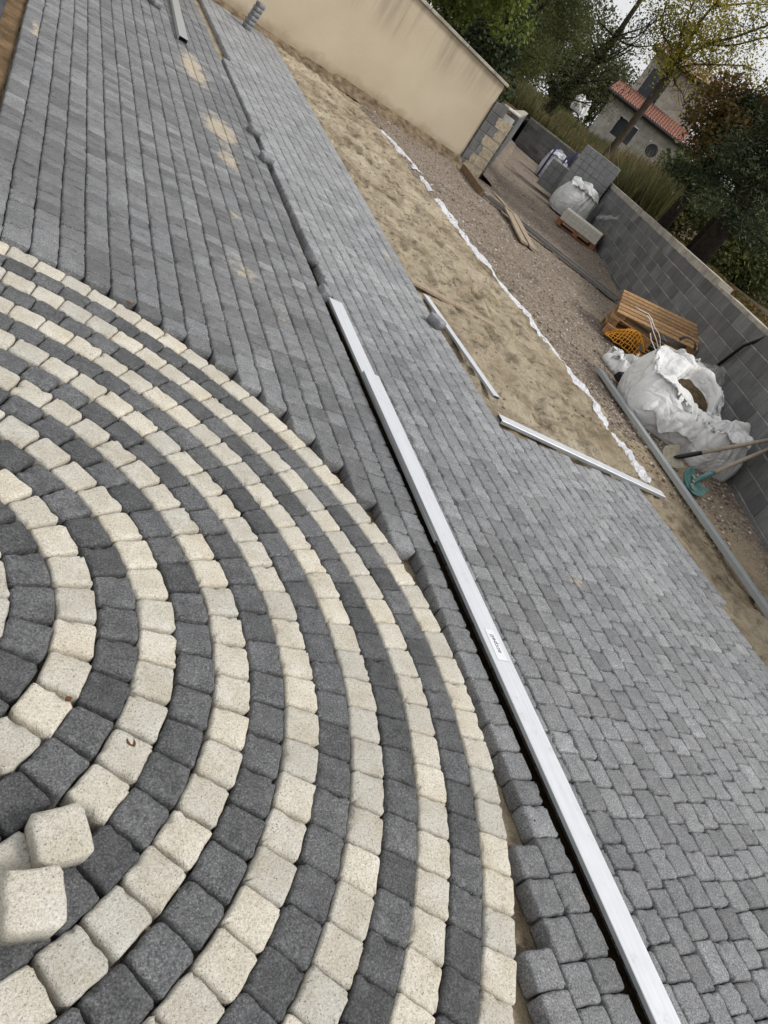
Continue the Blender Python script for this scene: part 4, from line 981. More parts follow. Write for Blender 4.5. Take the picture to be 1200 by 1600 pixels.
g2 = W(-1.13, 23.2, 0)
bag('bulk_bag', (g2.x, g2.y, 0.0), ra + 0.4, 0.56, 0.82, 'full white bulk bag with a crumpled top behind the cream setts', 55.0, closed=True, fold=0.07, exps=(4, 2.4), lean=(0.12, 0.05))
g3 = W(-1.25, 24.9, 0)
bs = empty('block_stack', (g3.x, g3.y, 0), ra + 0.03, 'tall film-wrapped stack of grey concrete blocks standing above the wall', 'block stack')
for t in range(9):
    for i in range(6):
        for j in range(2):
            if t < 4 and j == 1 and False: continue
            o = MB().bbox((0, 0, 0), (0.190, 0.486, 0.184), 0.006, None, 0.75 + U(-.15, .2)).build('block', 'newblock', bs); o.location = (-0.5 + 0.2 * i, -0.25 + 0.5 * j, 0.0 + 0.196 * (t + 0.5))
V = [(-0.63, -0.515, 0.1), (0.63, -0.515, 0.1), (0.63, -0.515, 1.78), (-0.63, -0.515, 1.78)]
MB().bbox((0, 0, 0), (1.23, 1.03, 1.30), 0.02, Matrix.Translation((0, 0, 1.12))).build('film_wrap', 'film', bs)
g4 = W(-2.02, 25.6, 0)
bs2 = empty('block_stack', (g4.x, g4.y, 0), ra + 0.03, 'low film-wrapped pallet of grey slabs between the two bulk bags', 'block stack')
for t in range(4):
    for i in range(4): o = MB().bbox((0, 0, 0), (0.232, 0.78, 0.196), 0.006, None, 0.9 + U(-.1, .1)).build('slab', 'newblock', bs2); o.location = (-0.36 + 0.24 * i, 0, 0.12 + 0.203 * (t + 0.5))
MB().bbox((0, 0, 0), (1.0, 0.82, 0.86), 0.02, Matrix.Translation((0, 0, 0.54))).build('film_wrap', 'film', bs2)
g5 = Vector((12.28, 15.95, 0)); g5 = W(-0.47, 20.35, 0)
pp = pallet('pallet', (g5.x, g5.y, -0.02), (0, 0, ra + 0.02), 'reddish pallet under the block of cream setts', 'redpal', 1.15, 0.8)
ps = empty('sett_stack', (g5.x, g5.y, 0.126), ra + 0.02, 'low block of new cream setts stacked on a reddish pallet', 'sett stack')
for t in range(3):
    for i in range(9):
        for j in range(3):
            o = MB().bbox((0, 0, 0), (0.118, 0.25, 0.088), 0.006, None, 0.45 + U(-.12, .12)).build('sett', 'newcream', ps); o.location = (-0.48 + 0.12 * i, -0.255 + 0.255 * j, 0.09 * (t + 0.5))
g6 = W(0.02, 21.0, 0)
rp = pallet('pallet', (g6.x + 0.12, g6.y + 0.1, 0.05), (math.radians(0), math.radians(-62), ra + 0.1), 'reddish pallet leaning on the block wall beside the cream setts', 'redpal', 1.15, 0.8)
V = []; F = []; n = 16; fc = W(-0.02, 20.8, 0)
for j in range(n):
    for i in range(n):
        s, t = i / (n - 1) - .5, j / (n - 1) - .5; p = fc + Rh * (s * 0.6) + Fh * (t * 0.3); V.append((p.x, p.y, 0.75 + 0.4 * s + 0.25 * (0.25 - t * t) + 0.12 * nz(s * 6, t * 6, 2)))
for j in range(n - 1):
    for i in range(n - 1): b = j * n + i; F.append((b, b + 1, b + n + 1, b + n))
tag(fast_mesh('plastic_film', V, F, [0.5] * len(F), 'film', None, True), 'clear plastic film bunched on the leaning reddish pallet', 'film')

# ------------------------------------------------------------------ house
HD = 60.0; k_ = HD / 38.0
def hz(z): return 1.605 + (z - 1.605) * k_
hb = W(0, HD, 0); house = empty('house', (hb.x, hb.y, 0), ra, 'unrendered pale block house with terracotta roofs behind the trees', 'house')
def hx(u): return u * k_
def wall_holes(name, x0, x1, z0, z1, y, holes, cell=(0.5, 0.25)):
    xs = sorted(set([x0, x1] + [h[0] for h in holes] + [h[1] for h in holes])); zs = sorted(set([z0, z1] + [h[2] for h in holes] + [h[3] for h in holes]))
    mb = MB()
    for i in range(len(xs) - 1):
        for j in range(len(zs) - 1):
            cx, cz = (xs[i] + xs[i + 1]) / 2, (zs[j] + zs[j + 1]) / 2
            if any(h[0] < cx < h[1] and h[2] < cz < h[3] for h in holes): continue
            # split in blocks with their own shade
            z = zs[j]; r = 0
            while z < zs[j + 1] - 1e-6:
                zz = min(z + cell[1], zs[j + 1]); x = xs[i]; st = cell[0] * (0.5 if round(z / cell[1]) % 2 else 1)
                while x < xs[i + 1] - 1e-6:
                    xx = min(x + st, xs[i + 1]); st = cell[0]
                    yo = y + U(-.008, .008)
                    mb.add([(x, yo, z), (xx, yo, z), (xx, yo, zz), (x, yo, zz)], [(0, 1, 2, 3)], rng.random()); x = xx
                z = zz; r += 1
    return mb.build(name, 'hwall', house)
zl, zu = hz(3.97), hz(6.28)
# upper volume set back
ux0, ux1 = hx(-2.86), hx(0.36); lx0, lx1 = hx(-3.22), hx(1.2)
win = (hx(-2.58), hx(-1.62), hz(4.57), hz(5.76))
wall_holes('upper_wall', ux0, ux1, hz(4.0), zu, 2.6, [win])
o = MB().box(((win[0] + win[1]) / 2, 2.75, (win[2] + win[3]) / 2), (win[1] - win[0], 0.04, win[3] - win[2])).build('window', 'glass', house)
fr = MB(); cx, cz = (win[0] + win[1]) / 2, (win[2] + win[3]) / 2; wwd, whh = win[1] - win[0], win[3] - win[2]
fr.box((cx, 2.62, win[3] + 0.03), (wwd + 0.2, 0.12, 0.06)); fr.box((cx, 2.62, win[2] - 0.04), (wwd + 0.16, 0.16, 0.07)); fr.box((win[0] - .03, 2.66, cz), (0.06, 0.14, whh)); fr.box((win[1] + .03, 2.66, cz), (0.06, 0.14, whh)); fr.build('window_frame', 'reveal', o)
side = MB(); side.add([(ux0, 2.6, hz(3.5)), (ux0, 9, hz(3.5)), (ux0, 9, zu), (ux0, 2.6, zu)], [(0, 1, 2, 3)], .5); side.add([(ux1, 2.6, hz(3.5)), (ux1, 9, hz(3.5)), (ux1, 9, zu), (ux1, 2.6, zu)], [(0, 1, 2, 3)], .5); side.build('side_wall', 'hwall', house)
gnd = hz(2.1)
lw = (hx(-2.40), hx(-1.44), hz(2.72), hz(3.48))
RWc = (hx(-0.44), hz(3.14)); RWr = 0.46
rw2 = (RWc[0] - RWr, RWc[0] + RWr, RWc[1] - RWr, RWc[1] + RWr)
wall_holes('lower_wall', lx0, lx1, gnd - 1.5, zl, 0.0, [lw, rw2])
side = MB(); side.add([(lx0, 0, gnd - 1.5), (lx0, 9, gnd - 1.5), (lx0, 9, zl), (lx0, 0, zl)], [(0, 1, 2, 3)], .5); side.add([(lx1, 0, gnd - 1.5), (lx1, 9, gnd - 1.5), (lx1, 9, zl), (lx1, 0, zl)], [(0, 1, 2, 3)], .5); side.build('side_wall', 'hwall', house)
# round window infill
mb = MB(); V = []; n = 40
for i in range(n):
    a = 2 * math.pi * (i + .5) / n; c, s = math.cos(a), math.sin(a); m_ = max(abs(c), abs(s)); V.append((RWc[0] + RWr * c / m_, 0.001, RWc[1] + RWr * s / m_)); V.append((RWc[0] + 0.43 * c, 0.001, RWc[1] + 0.43 * s)); V.append((RWc[0] + 0.43 * c, 0.3, RWc[1] + 0.43 * s))
for i in range(n):
    a = 3 * i; b = 3 * ((i + 1) % n); mb.add([V[a], V[a + 1], V[b + 1], V[b]], [(0, 1, 2, 3)], 0.6); mb.add([V[a + 1], V[a + 2], V[b + 2], V[b + 1]], [(0, 1, 2, 3)], 0.9)
rwo = mb.build('round_window', 'hwall', house)
MB().add([(RWc[0] + .44 * math.cos(2 * math.pi * i / n), 0.28, RWc[1] + .44 * math.sin(2 * math.pi * i / n)) for i in range(n)], [tuple(range(n))]).build('pane', 'glass', rwo)
o = MB().box(((lw[0] + lw[1]) / 2, 0.35, (lw[2] + lw[3]) / 2), (lw[1] - lw[0], 0.04, lw[3] - lw[2])).build('window', 'glass', house)
fr = MB(); cx, cz = (lw[0] + lw[1]) / 2, (lw[2] + lw[3]) / 2
fr.box((cx, 0.02, lw[3] + 0.05), (lw[1] - lw[0] + .1, .1, .09)); fr.box((lw[1] + .04, 0.1, cz), (.07, .2, lw[3] - lw[2])); fr.box((lw[0] - .04, 0.1, cz), (.07, .2, lw[3] - lw[2])); fr.build('window_frame', 'reveal', o)
def tiled(name, x0, x1, y0, y1, z0, z1, parent):
    """lean-to or front pitch of barrel tiles rising from (y0,z0) to (y1,z1)"""
    mb = MB(); n = int((x1 - x0) / 0.21); rows_ = 7
    for i in range(n):
        xa = x0 + (x1 - x0) * i / n; xb = x0 + (x1 - x0) * (i + 1) / n
        for j in range(rows_):
            ta, tb = j / rows_, (j + 1) / rows_; V = []
            for t, lift in ((ta - 0.012, 0.03), (tb, 0.0)):
                for q in range(6):
                    s = q / 5; V.append((xa + (xb - xa) * s, y0 + (y1 - y0) * t, z0 + (z1 - z0) * t + lift + 0.07 * math.sin(math.pi * s)))
            mb.add(V, [(q, q + 1, q + 7, q + 6) for q in range(5)], rng.random())
        V = [(xa + (xb - xa) * q / 5, y0, z0 + 0.03 + 0.07 * math.sin(math.pi * q / 5)) for q in range(6)] + [(xa, y0, z0 - 0.02), (xb, y0, z0 - 0.02)]
        mb.add(V, [(6, 7, 5, 4, 3, 2, 1, 0)], .4)
    return mb.build(name, 'tile', parent)
r1 = tiled('lower_roof', hx(-3.5), hx(1.3), -0.55, 2.6, zl + 0.06, zl + 1.05, house)
MB().tube([(hx(-3.5), -0.62, zl - 0.02), (hx(1.3), -0.62, zl - 0.02)], 0.10, 10).box(((hx(-3.5) + hx(1.3)) / 2, -0.27, zl - 0.06), (hx(4.8), 0.62, 0.14)).build('gutter', 'gutter', r1)
MB().tube([(hx(-3.42), -0.6, zl - 0.05), (hx(-3.3), -0.1, zl - 0.5), (hx(-3.26), -0.08, gnd - 1)], 0.05, 8).build('downpipe', 'gutter', r1)
r2 = tiled('upper_roof', hx(-3.12), hx(0.55), 2.0, 6.0, zu + 0.06, zu + 1.25, house)
MB().tube([(hx(-3.12), 1.93, zu - 0.02), (hx(0.55), 1.93, zu - 0.02)], 0.10, 10).box(((hx(-3.12) + hx(.55)) / 2, 2.28, zu - 0.06), (hx(3.67), 0.6, 0.14)).build('gutter', 'gutter', r2)
tm = Matrix(((1, 0, 0, hx(-1.95)), (0, 0, -1, 2.585), (0, 1, 0, win[3] + 0.26), (0, 0, 0, 1)))
text_mesh('lettering', 'Carel', 0.36, tm, 'ink', house)

# ------------------------------------------------------------------ vegetation
def leaf_cloud(pts, size, tints, rs, up=0.0, aspect=1.7, bend=True):
    n = len(pts); P = np.array(pts, np.float32); r = np.random.RandomState(rs)
    d = r.normal(size=(n, 3)); d[:, 2] = d[:, 2] * 0.7 - up; d /= np.linalg.norm(d, axis=1)[:, None]
    s = np.cross(d, r.normal(size=(n, 3))); s /= np.linalg.norm(s, axis=1)[:, None]
    L = size * r.uniform(0.6, 1.4, (n, 1)); Wd = L / aspect / 2
    a = P - s * Wd * 0.2; b = P + d * L * 0.5 + s * Wd; c = P + d * L; e = P + d * L * 0.5 - s * Wd
    V = np.stack([a, b, c, e], 1).reshape(-1, 3); F = np.arange(4 * n).reshape(-1, 4)
    return V, F, np.clip(np.asarray(tints, np.float32), 0, 1)
def grow(mb, p, d, L, r, depth, rs, tips, spread=0.6, up=0.15, seg=4, split=(2, 3), shrink=0.68, wob=0.18):
    pts = [p.copy()]; rad = [r]; q = p.copy(); dd = d.normalized()
    for i in range(seg):
        dd = (dd + Vector((rs.gauss(0, wob), rs.gauss(0, wob), rs.gauss(0, wob) + up * 0.3))).normalized(); q = q + dd * L / seg; pts.append(q.copy()); rad.append(r * (1 - 0.45 * (i + 1) / seg))
        if depth <= 2: tips.append((q.copy(), depth))
    mb.tube(pts, rad, 7 if r > 0.05 else 4, caps=False)
    if depth == 0: return
    for k in range(rs.randint(*split)):
        a = Vector((rs.gauss(0, 1), rs.gauss(0, 1), rs.gauss(0, 1) + up)).normalized(); nd = (dd * (1 - spread) + a * spread).normalized()
        st = pts[rs.randint(max(1, seg - 2), seg)]
        grow(mb, st, nd, L * shrink * rs.uniform(.8, 1.15), rad[-1] * (0.85 if k == 0 else 0.62), depth - 1, rs, tips, spread, up, seg, split, shrink, wob)
# 1: yellowing tree in front of the house
rs = random.Random(5); YD = 40.0; f40 = YD / 28.0
def yt(u, z, D=YD): return W(u * f40, D, 1.605 + (z - 1.605) * f40)
base = yt(-1.45, 1.2); base.z = field_h(base.x, base.y) - 0.1
t1 = empty('autumn_tree', base, 0, 'slim tree with thinning yellow-green leaves in front of the house', 'tree')
mb = MB(); tips = []
trunk = [base, yt(-1.40, 1.8), yt(-1.36, 2.7), yt(-1.33, 3.5), yt(-1.35, 4.3), yt(-1.36, 5.0)]
mb.tube(trunk, [0.20, 0.18, 0.165, 0.16, 0.15, 0.15], 12)
limbs = [([(-1.36, 5.0), (-1.45, 5.6), (-1.52, 6.15), (-1.48, 6.7), (-1.5, 7.6)], 0.10), ([(-1.36, 4.95), (-1.1, 5.5), (-0.88, 5.83), (-0.4, 6.3), (0.1, 6.9), (0.5, 7.4)], 0.085), ([(-0.9, 5.8), (-0.3, 6.15), (0.3, 6.75), (0.8, 7.0)], 0.05),
         ([(-1.38, 4.9), (-1.75, 5.2), (-2.1, 5.3), (-2.36, 5.4), (-2.7, 6.0)], 0.06), ([(-1.4, 5.1), (-1.75, 5.6), (-1.92, 6.05), (-2.2, 7.0)], 0.07), ([(-1.34, 4.8), (-0.9, 5.2), (-0.36, 5.52), (0.3, 5.9), (0.7, 6.0)], 0.05),
         ([(-1.35, 4.65), (-1.15, 4.62), (-0.95, 4.5), (-0.62, 4.42), (-0.42, 4.25), (-0.33, 4.1)], 0.035), ([(-1.48, 6.6), (-1.1, 6.9), (-0.6, 7.3), (0, 7.6)], 0.05), ([(-1.36, 4.9), (-1.0, 4.9), (-0.6, 5.0), (-0.2, 5.05)], 0.035)]
for L_, r in limbs:
    dy = rs.uniform(-1.2, 1.2); pts = [yt(u, z, YD + dy * i / len(L_)) for i, (u, z) in enumerate(L_)]
    mb.tube(pts, [r * (1 - 0.62 * i / (len(pts) - 1)) for i in range(len(pts))], 6, caps=False)
    for i in range(1, len(pts)):
        tips.append((pts[i], 1))
        for q in range(5):
            st = pts[i - 1].lerp(pts[i], rs.random()); grow(mb, st, Vector((rs.gauss(0, .8), rs.gauss(0, .8), rs.gauss(0.35, .6))), rs.uniform(.6, 1.2), 0.016, 1, rs, tips, 0.7, 0.2, 3)
mb.build('trunk', 'bark', t1, True); t1.children[0].location = -base
pts = []; tn = []
for (p, dp) in tips:
    dens = 0.5 + 0.8 * nz(p.x * 0.9, p.y * 0.9, p.z * 0.9 + 3)
    if p.dot(Rh) / f40 > -1.35 and (p.z - 1.605) / f40 + 1.605 < 5.15: dens *= 0.25
    for q in range(max(0, int(14 * dens))):
        pts.append((p + Vector((rs.gauss(0, .23), rs.gauss(0, .23), rs.gauss(0, .2)))) - base); tn.append(0.5 + 0.4 * nz(p.x * .6, p.y * .6, p.z * .6) + rs.gauss(0, .18))
V, F, T = leaf_cloud(pts, 0.115, tn, 3, 0.4); fast_mesh('crown', V, F, T, 'lf_yellow', t1)
print('leaves yellow', len(pts))
# 2: ivy-covered tree
rs = random.Random(8); ID = 42.0; f42 = ID / 25.0
def it(u, z, D=ID): return W(u * f42, D, 1.605 + (z - 1.605) * f42)
base = it(-3.72, 0.9); base.z = field_h(base.x, base.y) - 0.1
t2 = empty('ivy_tree', base, 0, 'leaning tree with an ivy-wrapped trunk standing in the rough grass', 'tree'); mb = MB(); tips = []
trunk = [base, it(-3.47, 1.73), it(-3.3, 2.3), it(-3.17, 2.8), it(-3.05, 3.5), it(-2.99, 4.2), it(-3.0, 5.3)]
mb.tube(trunk, [0.24, 0.2, 0.19, 0.18, 0.16, 0.14, 0.1], 10)
for i in range(2, 7):
    for q in range(4): grow(mb, trunk[i], Vector((rs.gauss(0, 1), rs.gauss(0, 1), rs.uniform(0, .8))), rs.uniform(1.5, 2.6), 0.05, 2, rs, tips, 0.5, 0.3, 4, (2, 2))
mb.build('trunk', 'barkd', t2, True); t2.children[0].location = -base
pts = []; tn = []
for i in range(4200):      # ivy close to the trunk
    k = rs.random() * 5.2; j = int(k); p = trunk[j].lerp(trunk[j + 1], k - j); pts.append(p + Vector((rs.gauss(0, .17), rs.gauss(0, .17), rs.gauss(0, .1))) - base); tn.append(rs.uniform(0, .35))
for (p, dp) in tips:
    for q in range(11): pts.append(p + Vector((rs.gauss(0, .3), rs.gauss(0, .3), rs.gauss(0, .25))) - base); tn.append(rs.uniform(0.05, .75))
V, F, T = leaf_cloud(pts, 0.105, tn, 4, 0.3); fast_mesh('crown', V, F, T, 'lf_olive', t2); print('ivy', len(pts))
# 3: feathery evergreen
def blob_tree(name, label, lobes, mat, n, size, seed, trunkpts, tr, cat='tree', aspect=1.7, up=0.2, bark='barkd', shell=0.55, hang=0.0, group=None):
    rs = random.Random(seed); base = trunkpts[0].copy(); base.z = field_h(base.x, base.y) - 0.1
    t = empty(name, base, 0, label, cat, group); mb = MB(); tp = [base] + trunkpts[1:]
    mb.tube(tp, [tr * (1 - 0.6 * i / (len(tp) - 1)) for i in range(len(tp))], 9); tips = []
    for c, rr in lobes:
        st = min(tp, key=lambda q: (q - c).length); mid = st.lerp(c, .5) + Vector((rs.gauss(0, .15), rs.gauss(0, .15), .1)); mb.tube([st, mid, c], [tr * .35, tr * .2, tr * .06], 5, caps=False)
        for q in range(6):
            e_ = c + Vector((rs.gauss(0, 1), rs.gauss(0, 1), rs.gauss(0, 1))).normalized() * rr * .8; mb.tube([c, c.lerp(e_, .5) + Vector((0, 0, .05)), e_], [tr * .08, tr * .05, tr * .02], 3, caps=False)
    mb.build('trunk', bark, t, True); t.children[0].location = -base
    tot = sum(r ** 2 for _, r in lobes); pts = []; tn = []
    for c, r in lobes:
        for i in range(int(n * r * r / tot)):
            d = Vector((rs.gauss(0, 1), rs.gauss(0, 1), rs.gauss(0, 1))).normalized(); q = r * (shell + (1 - shell) * rs.random() ** 0.6)
            p = c + Vector((d.x * q, d.y * q, d.z * q * .85)); m_ = nz(p.x * 1.5, p.y * 1.5, p.z * 1.5 + seed); m2 = nz(p.x * 4, p.y * 4, p.z * 4 + seed)
            if m_ + .6 * m2 < -0.26: continue
            p = p + d * (0.35 * r * max(0, m2)); p.z -= hang * rs.random()
            pts.append(p - base); tn.append(0.45 + 0.5 * m_ + rs.gauss(0, .16))
    V, F, T = leaf_cloud(pts, size, tn, seed, up, aspect); fast_mesh('crown', V, F, T, mat, t); return t
rs0 = random.Random(77)
def lobes_in(u0, u1, z0, z1, D, n, r0, r1, dd=1.0, seed=1, keep=None):
    rr = random.Random(seed); out = []
    while len(out) < n:
        u, z = rr.uniform(u0, u1), rr.uniform(z0, z1)
        if keep and not keep(u, z): continue
        out.append((W(u, D + rr.uniform(-dd, dd), z), rr.uniform(r0, r1)))
    return out
ED = 34.0
blob_tree('tamarisk', 'soft feathery dark olive evergreen behind the end of the rendered wall', lobes_in(-9.0, -5.4, 2.6, 7.2, ED, 26, .8, 1.35, 1.2, 3, lambda u, z: z > 2.2 + 0.5 * abs(u + 7.0)), 'lf_olive', 80000, 0.125, 31, [W(-7.2, ED, 1), W(-7.2, ED, 2.5), W(-7.0, ED, 5)], .16, aspect=5.5, up=-0.3, shell=0.3)
SD = 18.6
blob_tree('laurel_bush', 'yellow-green leafy bush hanging just behind the rendered wall coping', lobes_in(-7.6, -4.35, 2.2, 4.6, SD, 30, .38, .62, .5, 6, lambda u, z: z > 2.05 - (u + 4.3) * 0.12), 'lf_green', 15000, 0.105, 36, [W(-5.6, SD + .4, 1), W(-5.6, SD + .4, 2), W(-5.6, SD + .3, 3)], .07, cat='bush', up=0.5, aspect=1.5, shell=0.4)
blob_tree('dark_bush', 'very dark bush between the leafy bush and the feathery evergreen', lobes_in(-5.7, -4.4, 1.5, 3.2, 22.0, 12, .4, .62, .5, 7), 'lf_dark', 6000, 0.12, 37, [W(-5, 22.2, 1), W(-5, 22.2, 2), W(-5, 22.2, 2.5)], .06, cat='bush', up=0.2)
# 4: cedar by the wall with rusty tree behind
CD = 17.2
def cedar(name, label, u0, D, h, seed, n, mat='lf_dark', tr=0.19, spread=2.1, zmin=1.9, umin=-9):
    rs = random.Random(seed); base = W(u0, D, 0); base.z = field_h(base.x, base.y) - 0.12
    t = empty(name, base, 0, label, 'tree'); mb = MB(); top = W(u0 - 0.03, D, h)
    tp = [base, base.lerp(top, .25) + Vector((.03, 0, 0)), base.lerp(top, .5), base.lerp(top, .75), top]; mb.tube(tp, [tr * 1.35, tr, tr * .85, tr * .55, tr * .1], 12); pts = []; tn = []
    for i in range(n):
        z = zmin + (h - zmin) * rs.random() ** 0.9; k = (z - base.z) / (h - base.z); st = base.lerp(top, k); a = rs.uniform(0, 2 * math.pi); L = spread * (1 - 0.75 * k) * rs.uniform(.6, 1.1); d = Vector((math.cos(a), math.sin(a), 0.12))
        br = [st]; q = st.copy()
        for s in range(7): q = q + Vector((d.x, d.y, 0.10 - 0.075 * s)) * L / 7 + Vector((rs.gauss(0, .03), rs.gauss(0, .03), 0)); br.append(q.copy())
        mb.tube(br, [0.028 * (1 - .8 * i_ / 7) for i_ in range(8)], 4, caps=False); cl = rs.uniform(.1, .9)
        for s in range(2, 8):
            for e_ in range(44):
                p = br[s - 1].lerp(br[s], rs.random()) + Vector((rs.gauss(0, .17), rs.gauss(0, .17), rs.gauss(-.06, .07))); pts.append(p - base); tn.append(cl * .6 + rs.uniform(0, .4) * s / 7)
    mb.build('trunk', 'barkd', t, True); t.children[0].location = -base
    V, F, T = leaf_cloud(pts, 0.085, tn, seed, 0.5, 3.6); fast_mesh('crown', V, F, T, mat, t); return t
cedar('cedar', 'dark drooping cedar with a thick trunk close behind the block wall', 1.86, CD, 5.3, 51, 105, zmin=2.15)
cedar('cedar', 'smaller dark evergreen with a bare trunk left of the thick cedar', 1.02, 19.6, 4.4, 52, 80, tr=0.13, spread=1.3, zmin=2.3)
blob_tree('oak', 'rusty brown leaved oak rising behind the dark cedar', lobes_in(0.3, 4.6, 3.0, 6.6, 19.8, 34, .45, .78, 0.9, 16, lambda u, z: z < 4.3 + 0.6 * u and z > 2.6 + .45 * u), 'lf_rust', 46000, 0.085, 61, [W(2.2, 23, 1), W(2.2, 23, 3), W(2.3, 23, 5)], .14, up=.3)
for nm, lab, u0_, u1_, D_, z1_, sd_ in (('hazel_bush', 'dark undergrowth bush directly behind the thick cedar trunk', 2.8, 5.6, 27.0, 2.6, 81), ('hazel_bush', 'low bush in the shade between the two evergreen trunks', 0.9, 2.6, 29.0, 2.9, 82), ('hazel_bush', 'dense dark hedge far beyond the cedar and the pale beam', 5.0, 14.0, 44.0, 4.6, 83)):
    blob_tree(nm, lab, lobes_in(u0_, u1_, 1.5, z1_, D_, 16, .6, 1.0 if D_ < 40 else 1.6, .8, sd_), 'lf_olive', 11000, 0.15 if D_ < 40 else .26, sd_, [W((u0_ + u1_) / 2, D_, 1), W((u0_ + u1_) / 2, D_, 2), W((u0_ + u1_) / 2, D_, 2.6)], .07, cat='bush')
# 5: far trees
fl = [(-24, 80, 5.5), (-19, 84, 6.2), (-15.2, 78, 5.6), (-11.5, 82, 5.4), (-8.0, 86, 4.2), (-13.4, 68, 2.6), (-9.6, 70, 2.4), (-17.5, 66, 2.8), (9, 92, 5.0), (15, 95, 5.5), (22, 90, 5.2), (5.0, 96, 3.2)]
for i, (u, D, r) in enumerate(fl):
    zb = 1.6; L_ = [(W(u + rs0.uniform(-.5, .5) * r, D + rs0.uniform(-1, 1), zb + r * rs0.uniform(.2, 1.7)), r * rs0.uniform(.35, .6)) for _ in range(11)]
    blob_tree('far_tree', 'dark green tree in the wooded line behind the house', L_, 'lf_far', 8000, 0.32, 100 + i, [W(u, D, 2), W(u, D, 4), W(u, D, zb + r)], .2, group='trees behind the house', up=.2)
# 6: grass and weeds
def grass(name, n, region, hmin, hmax, seed, label, wd=0.022, tmap=None):
    r = np.random.RandomState(seed); V = []; T = []; c = 0; rr = random.Random(seed)
    while c < n:
        p = region(rr)
        if p is None: continue
        x, y = p; cl = nz(x * .5, y * .5, 2) + .5 * nz(x * 1.7, y * 1.7, 4); h = (hmin + (hmax - hmin) * rr.random()) * (0.75 + 0.8 * max(-.5, cl)); z = field_h(x, y) - .05
        a = rr.uniform(0, math.pi); lx, ly = rr.gauss(0, .22) * h, rr.gauss(0, .22) * h; w_ = wd * rr.uniform(.6, 1.4); ca, sa = math.cos(a) * w_, math.sin(a) * w_
        V += [(x - ca, y - sa, z), (x + ca, y + sa, z), (x + lx + ca * .3, y + ly + sa * .3, z + h), (x + lx - ca * .3, y + ly - sa * .3, z + h)]
        T.append(min(1, max(0, 0.45 + 0.7 * nz(x * .35 + 9, y * .35, 6) + 0.3 * nz(x * 1.3, y * 1.3, 2) + rr.gauss(0, .17) + (tmap(x, y) if tmap else 0)))); c += 1
    o = fast_mesh(name, V, np.arange(4 * n).reshape(-1, 4), T, 'grass'); return tag(o, label, 'grass', kind='stuff')
def reg_field(rr):
    D = 33 + 27 * rr.random() ** 1.4; u = rr.uniform(-0.22, 0.06) * D; p = W(u, D, 0)
    d = (p - WA).dot(WN)
    if d > -0.3 and (p - FAR1).dot(FN) < 0.3: return None
    return p.x, p.y
grass('tall_grass', 52000, reg_field, 0.3, 0.75, 3, 'tall dry grass and weeds growing over the field')
def reg_reed(rr):
    D = rr.uniform(24, 33); u = rr.uniform(-0.045, 0.035) * D + 0.2; p = W(u, D, 0)
    if (p - WA).dot(WN) > -0.5: return None
    return p.x, p.y
grass('brown_reeds', 12000, reg_reed, 0.6, 1.35, 5, 'brown dry reeds standing behind the wall and the block stack', 0.016, lambda x, y: 0.18)
def reg_near(rr):
    s = rr.uniform(2.5, 14); dd = 0.25 + 9 * rr.random() ** 1.5; p = WA + WD * s - WN * dd
    if nz(p.x * .8, p.y * .8, 11) < 0.02: return None
    return p.x, p.y
grass('short_grass', 16000, reg_near, 0.05, 0.18, 9, 'short green grass tufts along the back of the block wall', 0.008, lambda x, y: -0.5)
# leaf litter behind the wall
pts = []; tn = []; rr = random.Random(4)
for i in range(14000):
    s = rr.uniform(2, 22); dd = 0.2 + 4 * rr.random(); p = WA + WD * s - WN * dd; pts.append((p.x, p.y, field_h(p.x, p.y) + .015)); tn.append(rr.random())
V, F, T = leaf_cloud(pts, 0.07, tn, 8, 0.0); tag(fast_mesh('leaf_litter', V, F, T, 'lf_rust'), 'brown fallen leaves on the bank behind the block wall', 'leaf litter', kind='stuff')
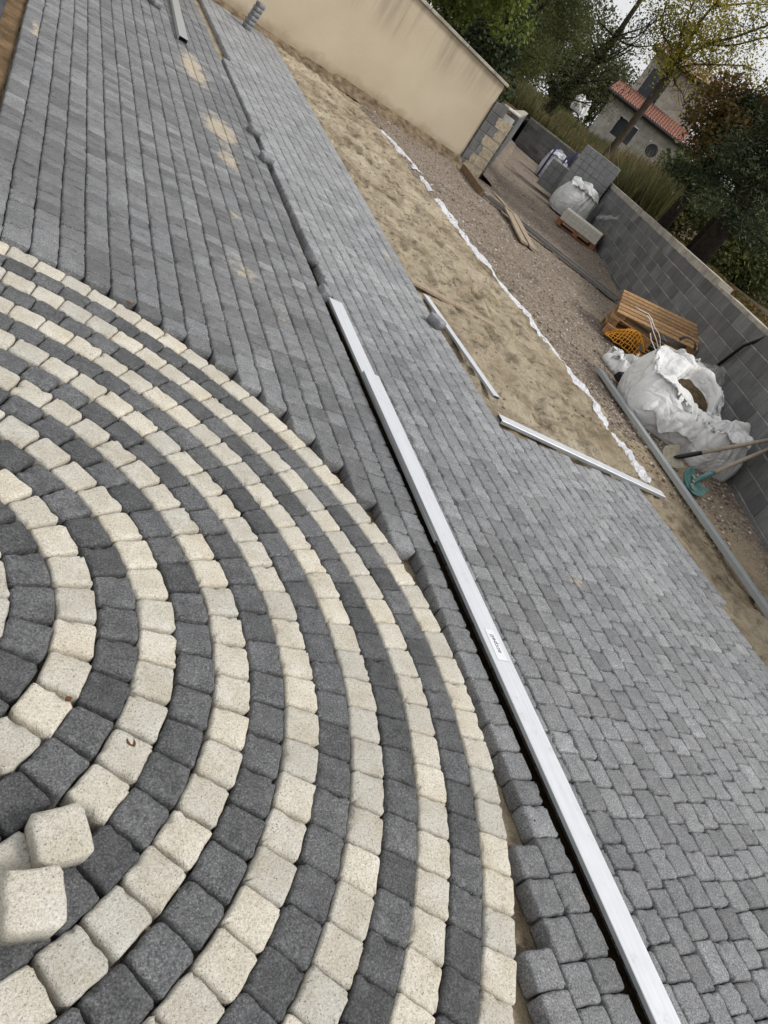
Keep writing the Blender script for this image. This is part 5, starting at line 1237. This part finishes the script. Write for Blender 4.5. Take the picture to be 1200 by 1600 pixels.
# white sheet in the field and pale rail by the cedar
ws = bag('tarpaulin', W(-4.95, 46.0, 2.75), ra, 0.48, 0.6, 'white plastic sheet heaped in the grass beyond the ivy tree', 71.0, closed=True, fold=0.16, exps=(3, 2.2), cat='tarpaulin')
pa, pb_ = W(4.55, 36.0, 1.93), W(6.6, 36.0, 1.93)
tag(MB().bbox((0, 0, 0), (2.1, 0.12, 0.16), 0.02, Matrix.Translation((pa + pb_) / 2) @ Matrix.Rotation(ra, 4, 'Z')).build('white_rail', 'whiteend'), 'pale painted beam lying on the ground beyond the cedar', 'beam')
# fallen leaves on the stones
def dleaf(loc, s, rz, label):
    n = 7; V = []; F = []
    for i in range(n):
        t = i / (n - 1); w_ = s * .38 * math.sin(math.pi * min(1, t * .95 + .04)) ** .8
        for k in (-1, 0, 1): V.append(((t - .5) * s, k * w_, 0.004 + (0.10 * abs(k) * w_ + .06 * s * (t - .5) ** 2)))
    for i in range(n - 1):
        for k in range(2): b = i * 3 + k; F.append((b, b + 1, b + 4, b + 3))
    o = fast_mesh('dry_leaf', V, F, [.5] * len(F), 'dryleaf', None, True); o.location = loc; o.rotation_euler = (0.1, 0.05, rz); return tag(o, label, 'leaf')
dleaf((0.499, 1.135, 0.004), 0.02, .7, 'small brown leaf on the edge of a cream ring stone')
dleaf((0.652, 1.033, -0.004), 0.03, 2.2, 'brown leaf wedged between two cream ring stones')
dleaf((0.727, 3.275, 0.006), 0.035, 1.1, 'reddish leaf at the outer edge of the stone circle')
dleaf((1.971, 0.842, 0.004), 0.012, .4, 'tiny orange leaf on a grey sett by the long bar')
dleaf((0.44, 0.845, -0.05), 0.05, 2.9, 'brown leaf in the hole of the stone rings')
dleaf((0.425, 0.795, -0.045), 0.045, 0.9, 'curled brown leaf under the loose cream stone')
dleaf((0.359, 1.655, -0.004), 0.022, 0.3, 'brown leaf caught beside a charcoal ring stone')
print('objects', len(bpy.data.objects), 'tris', sum(len(o.data.polygons) for o in bpy.data.objects if o.type == 'MESH'))
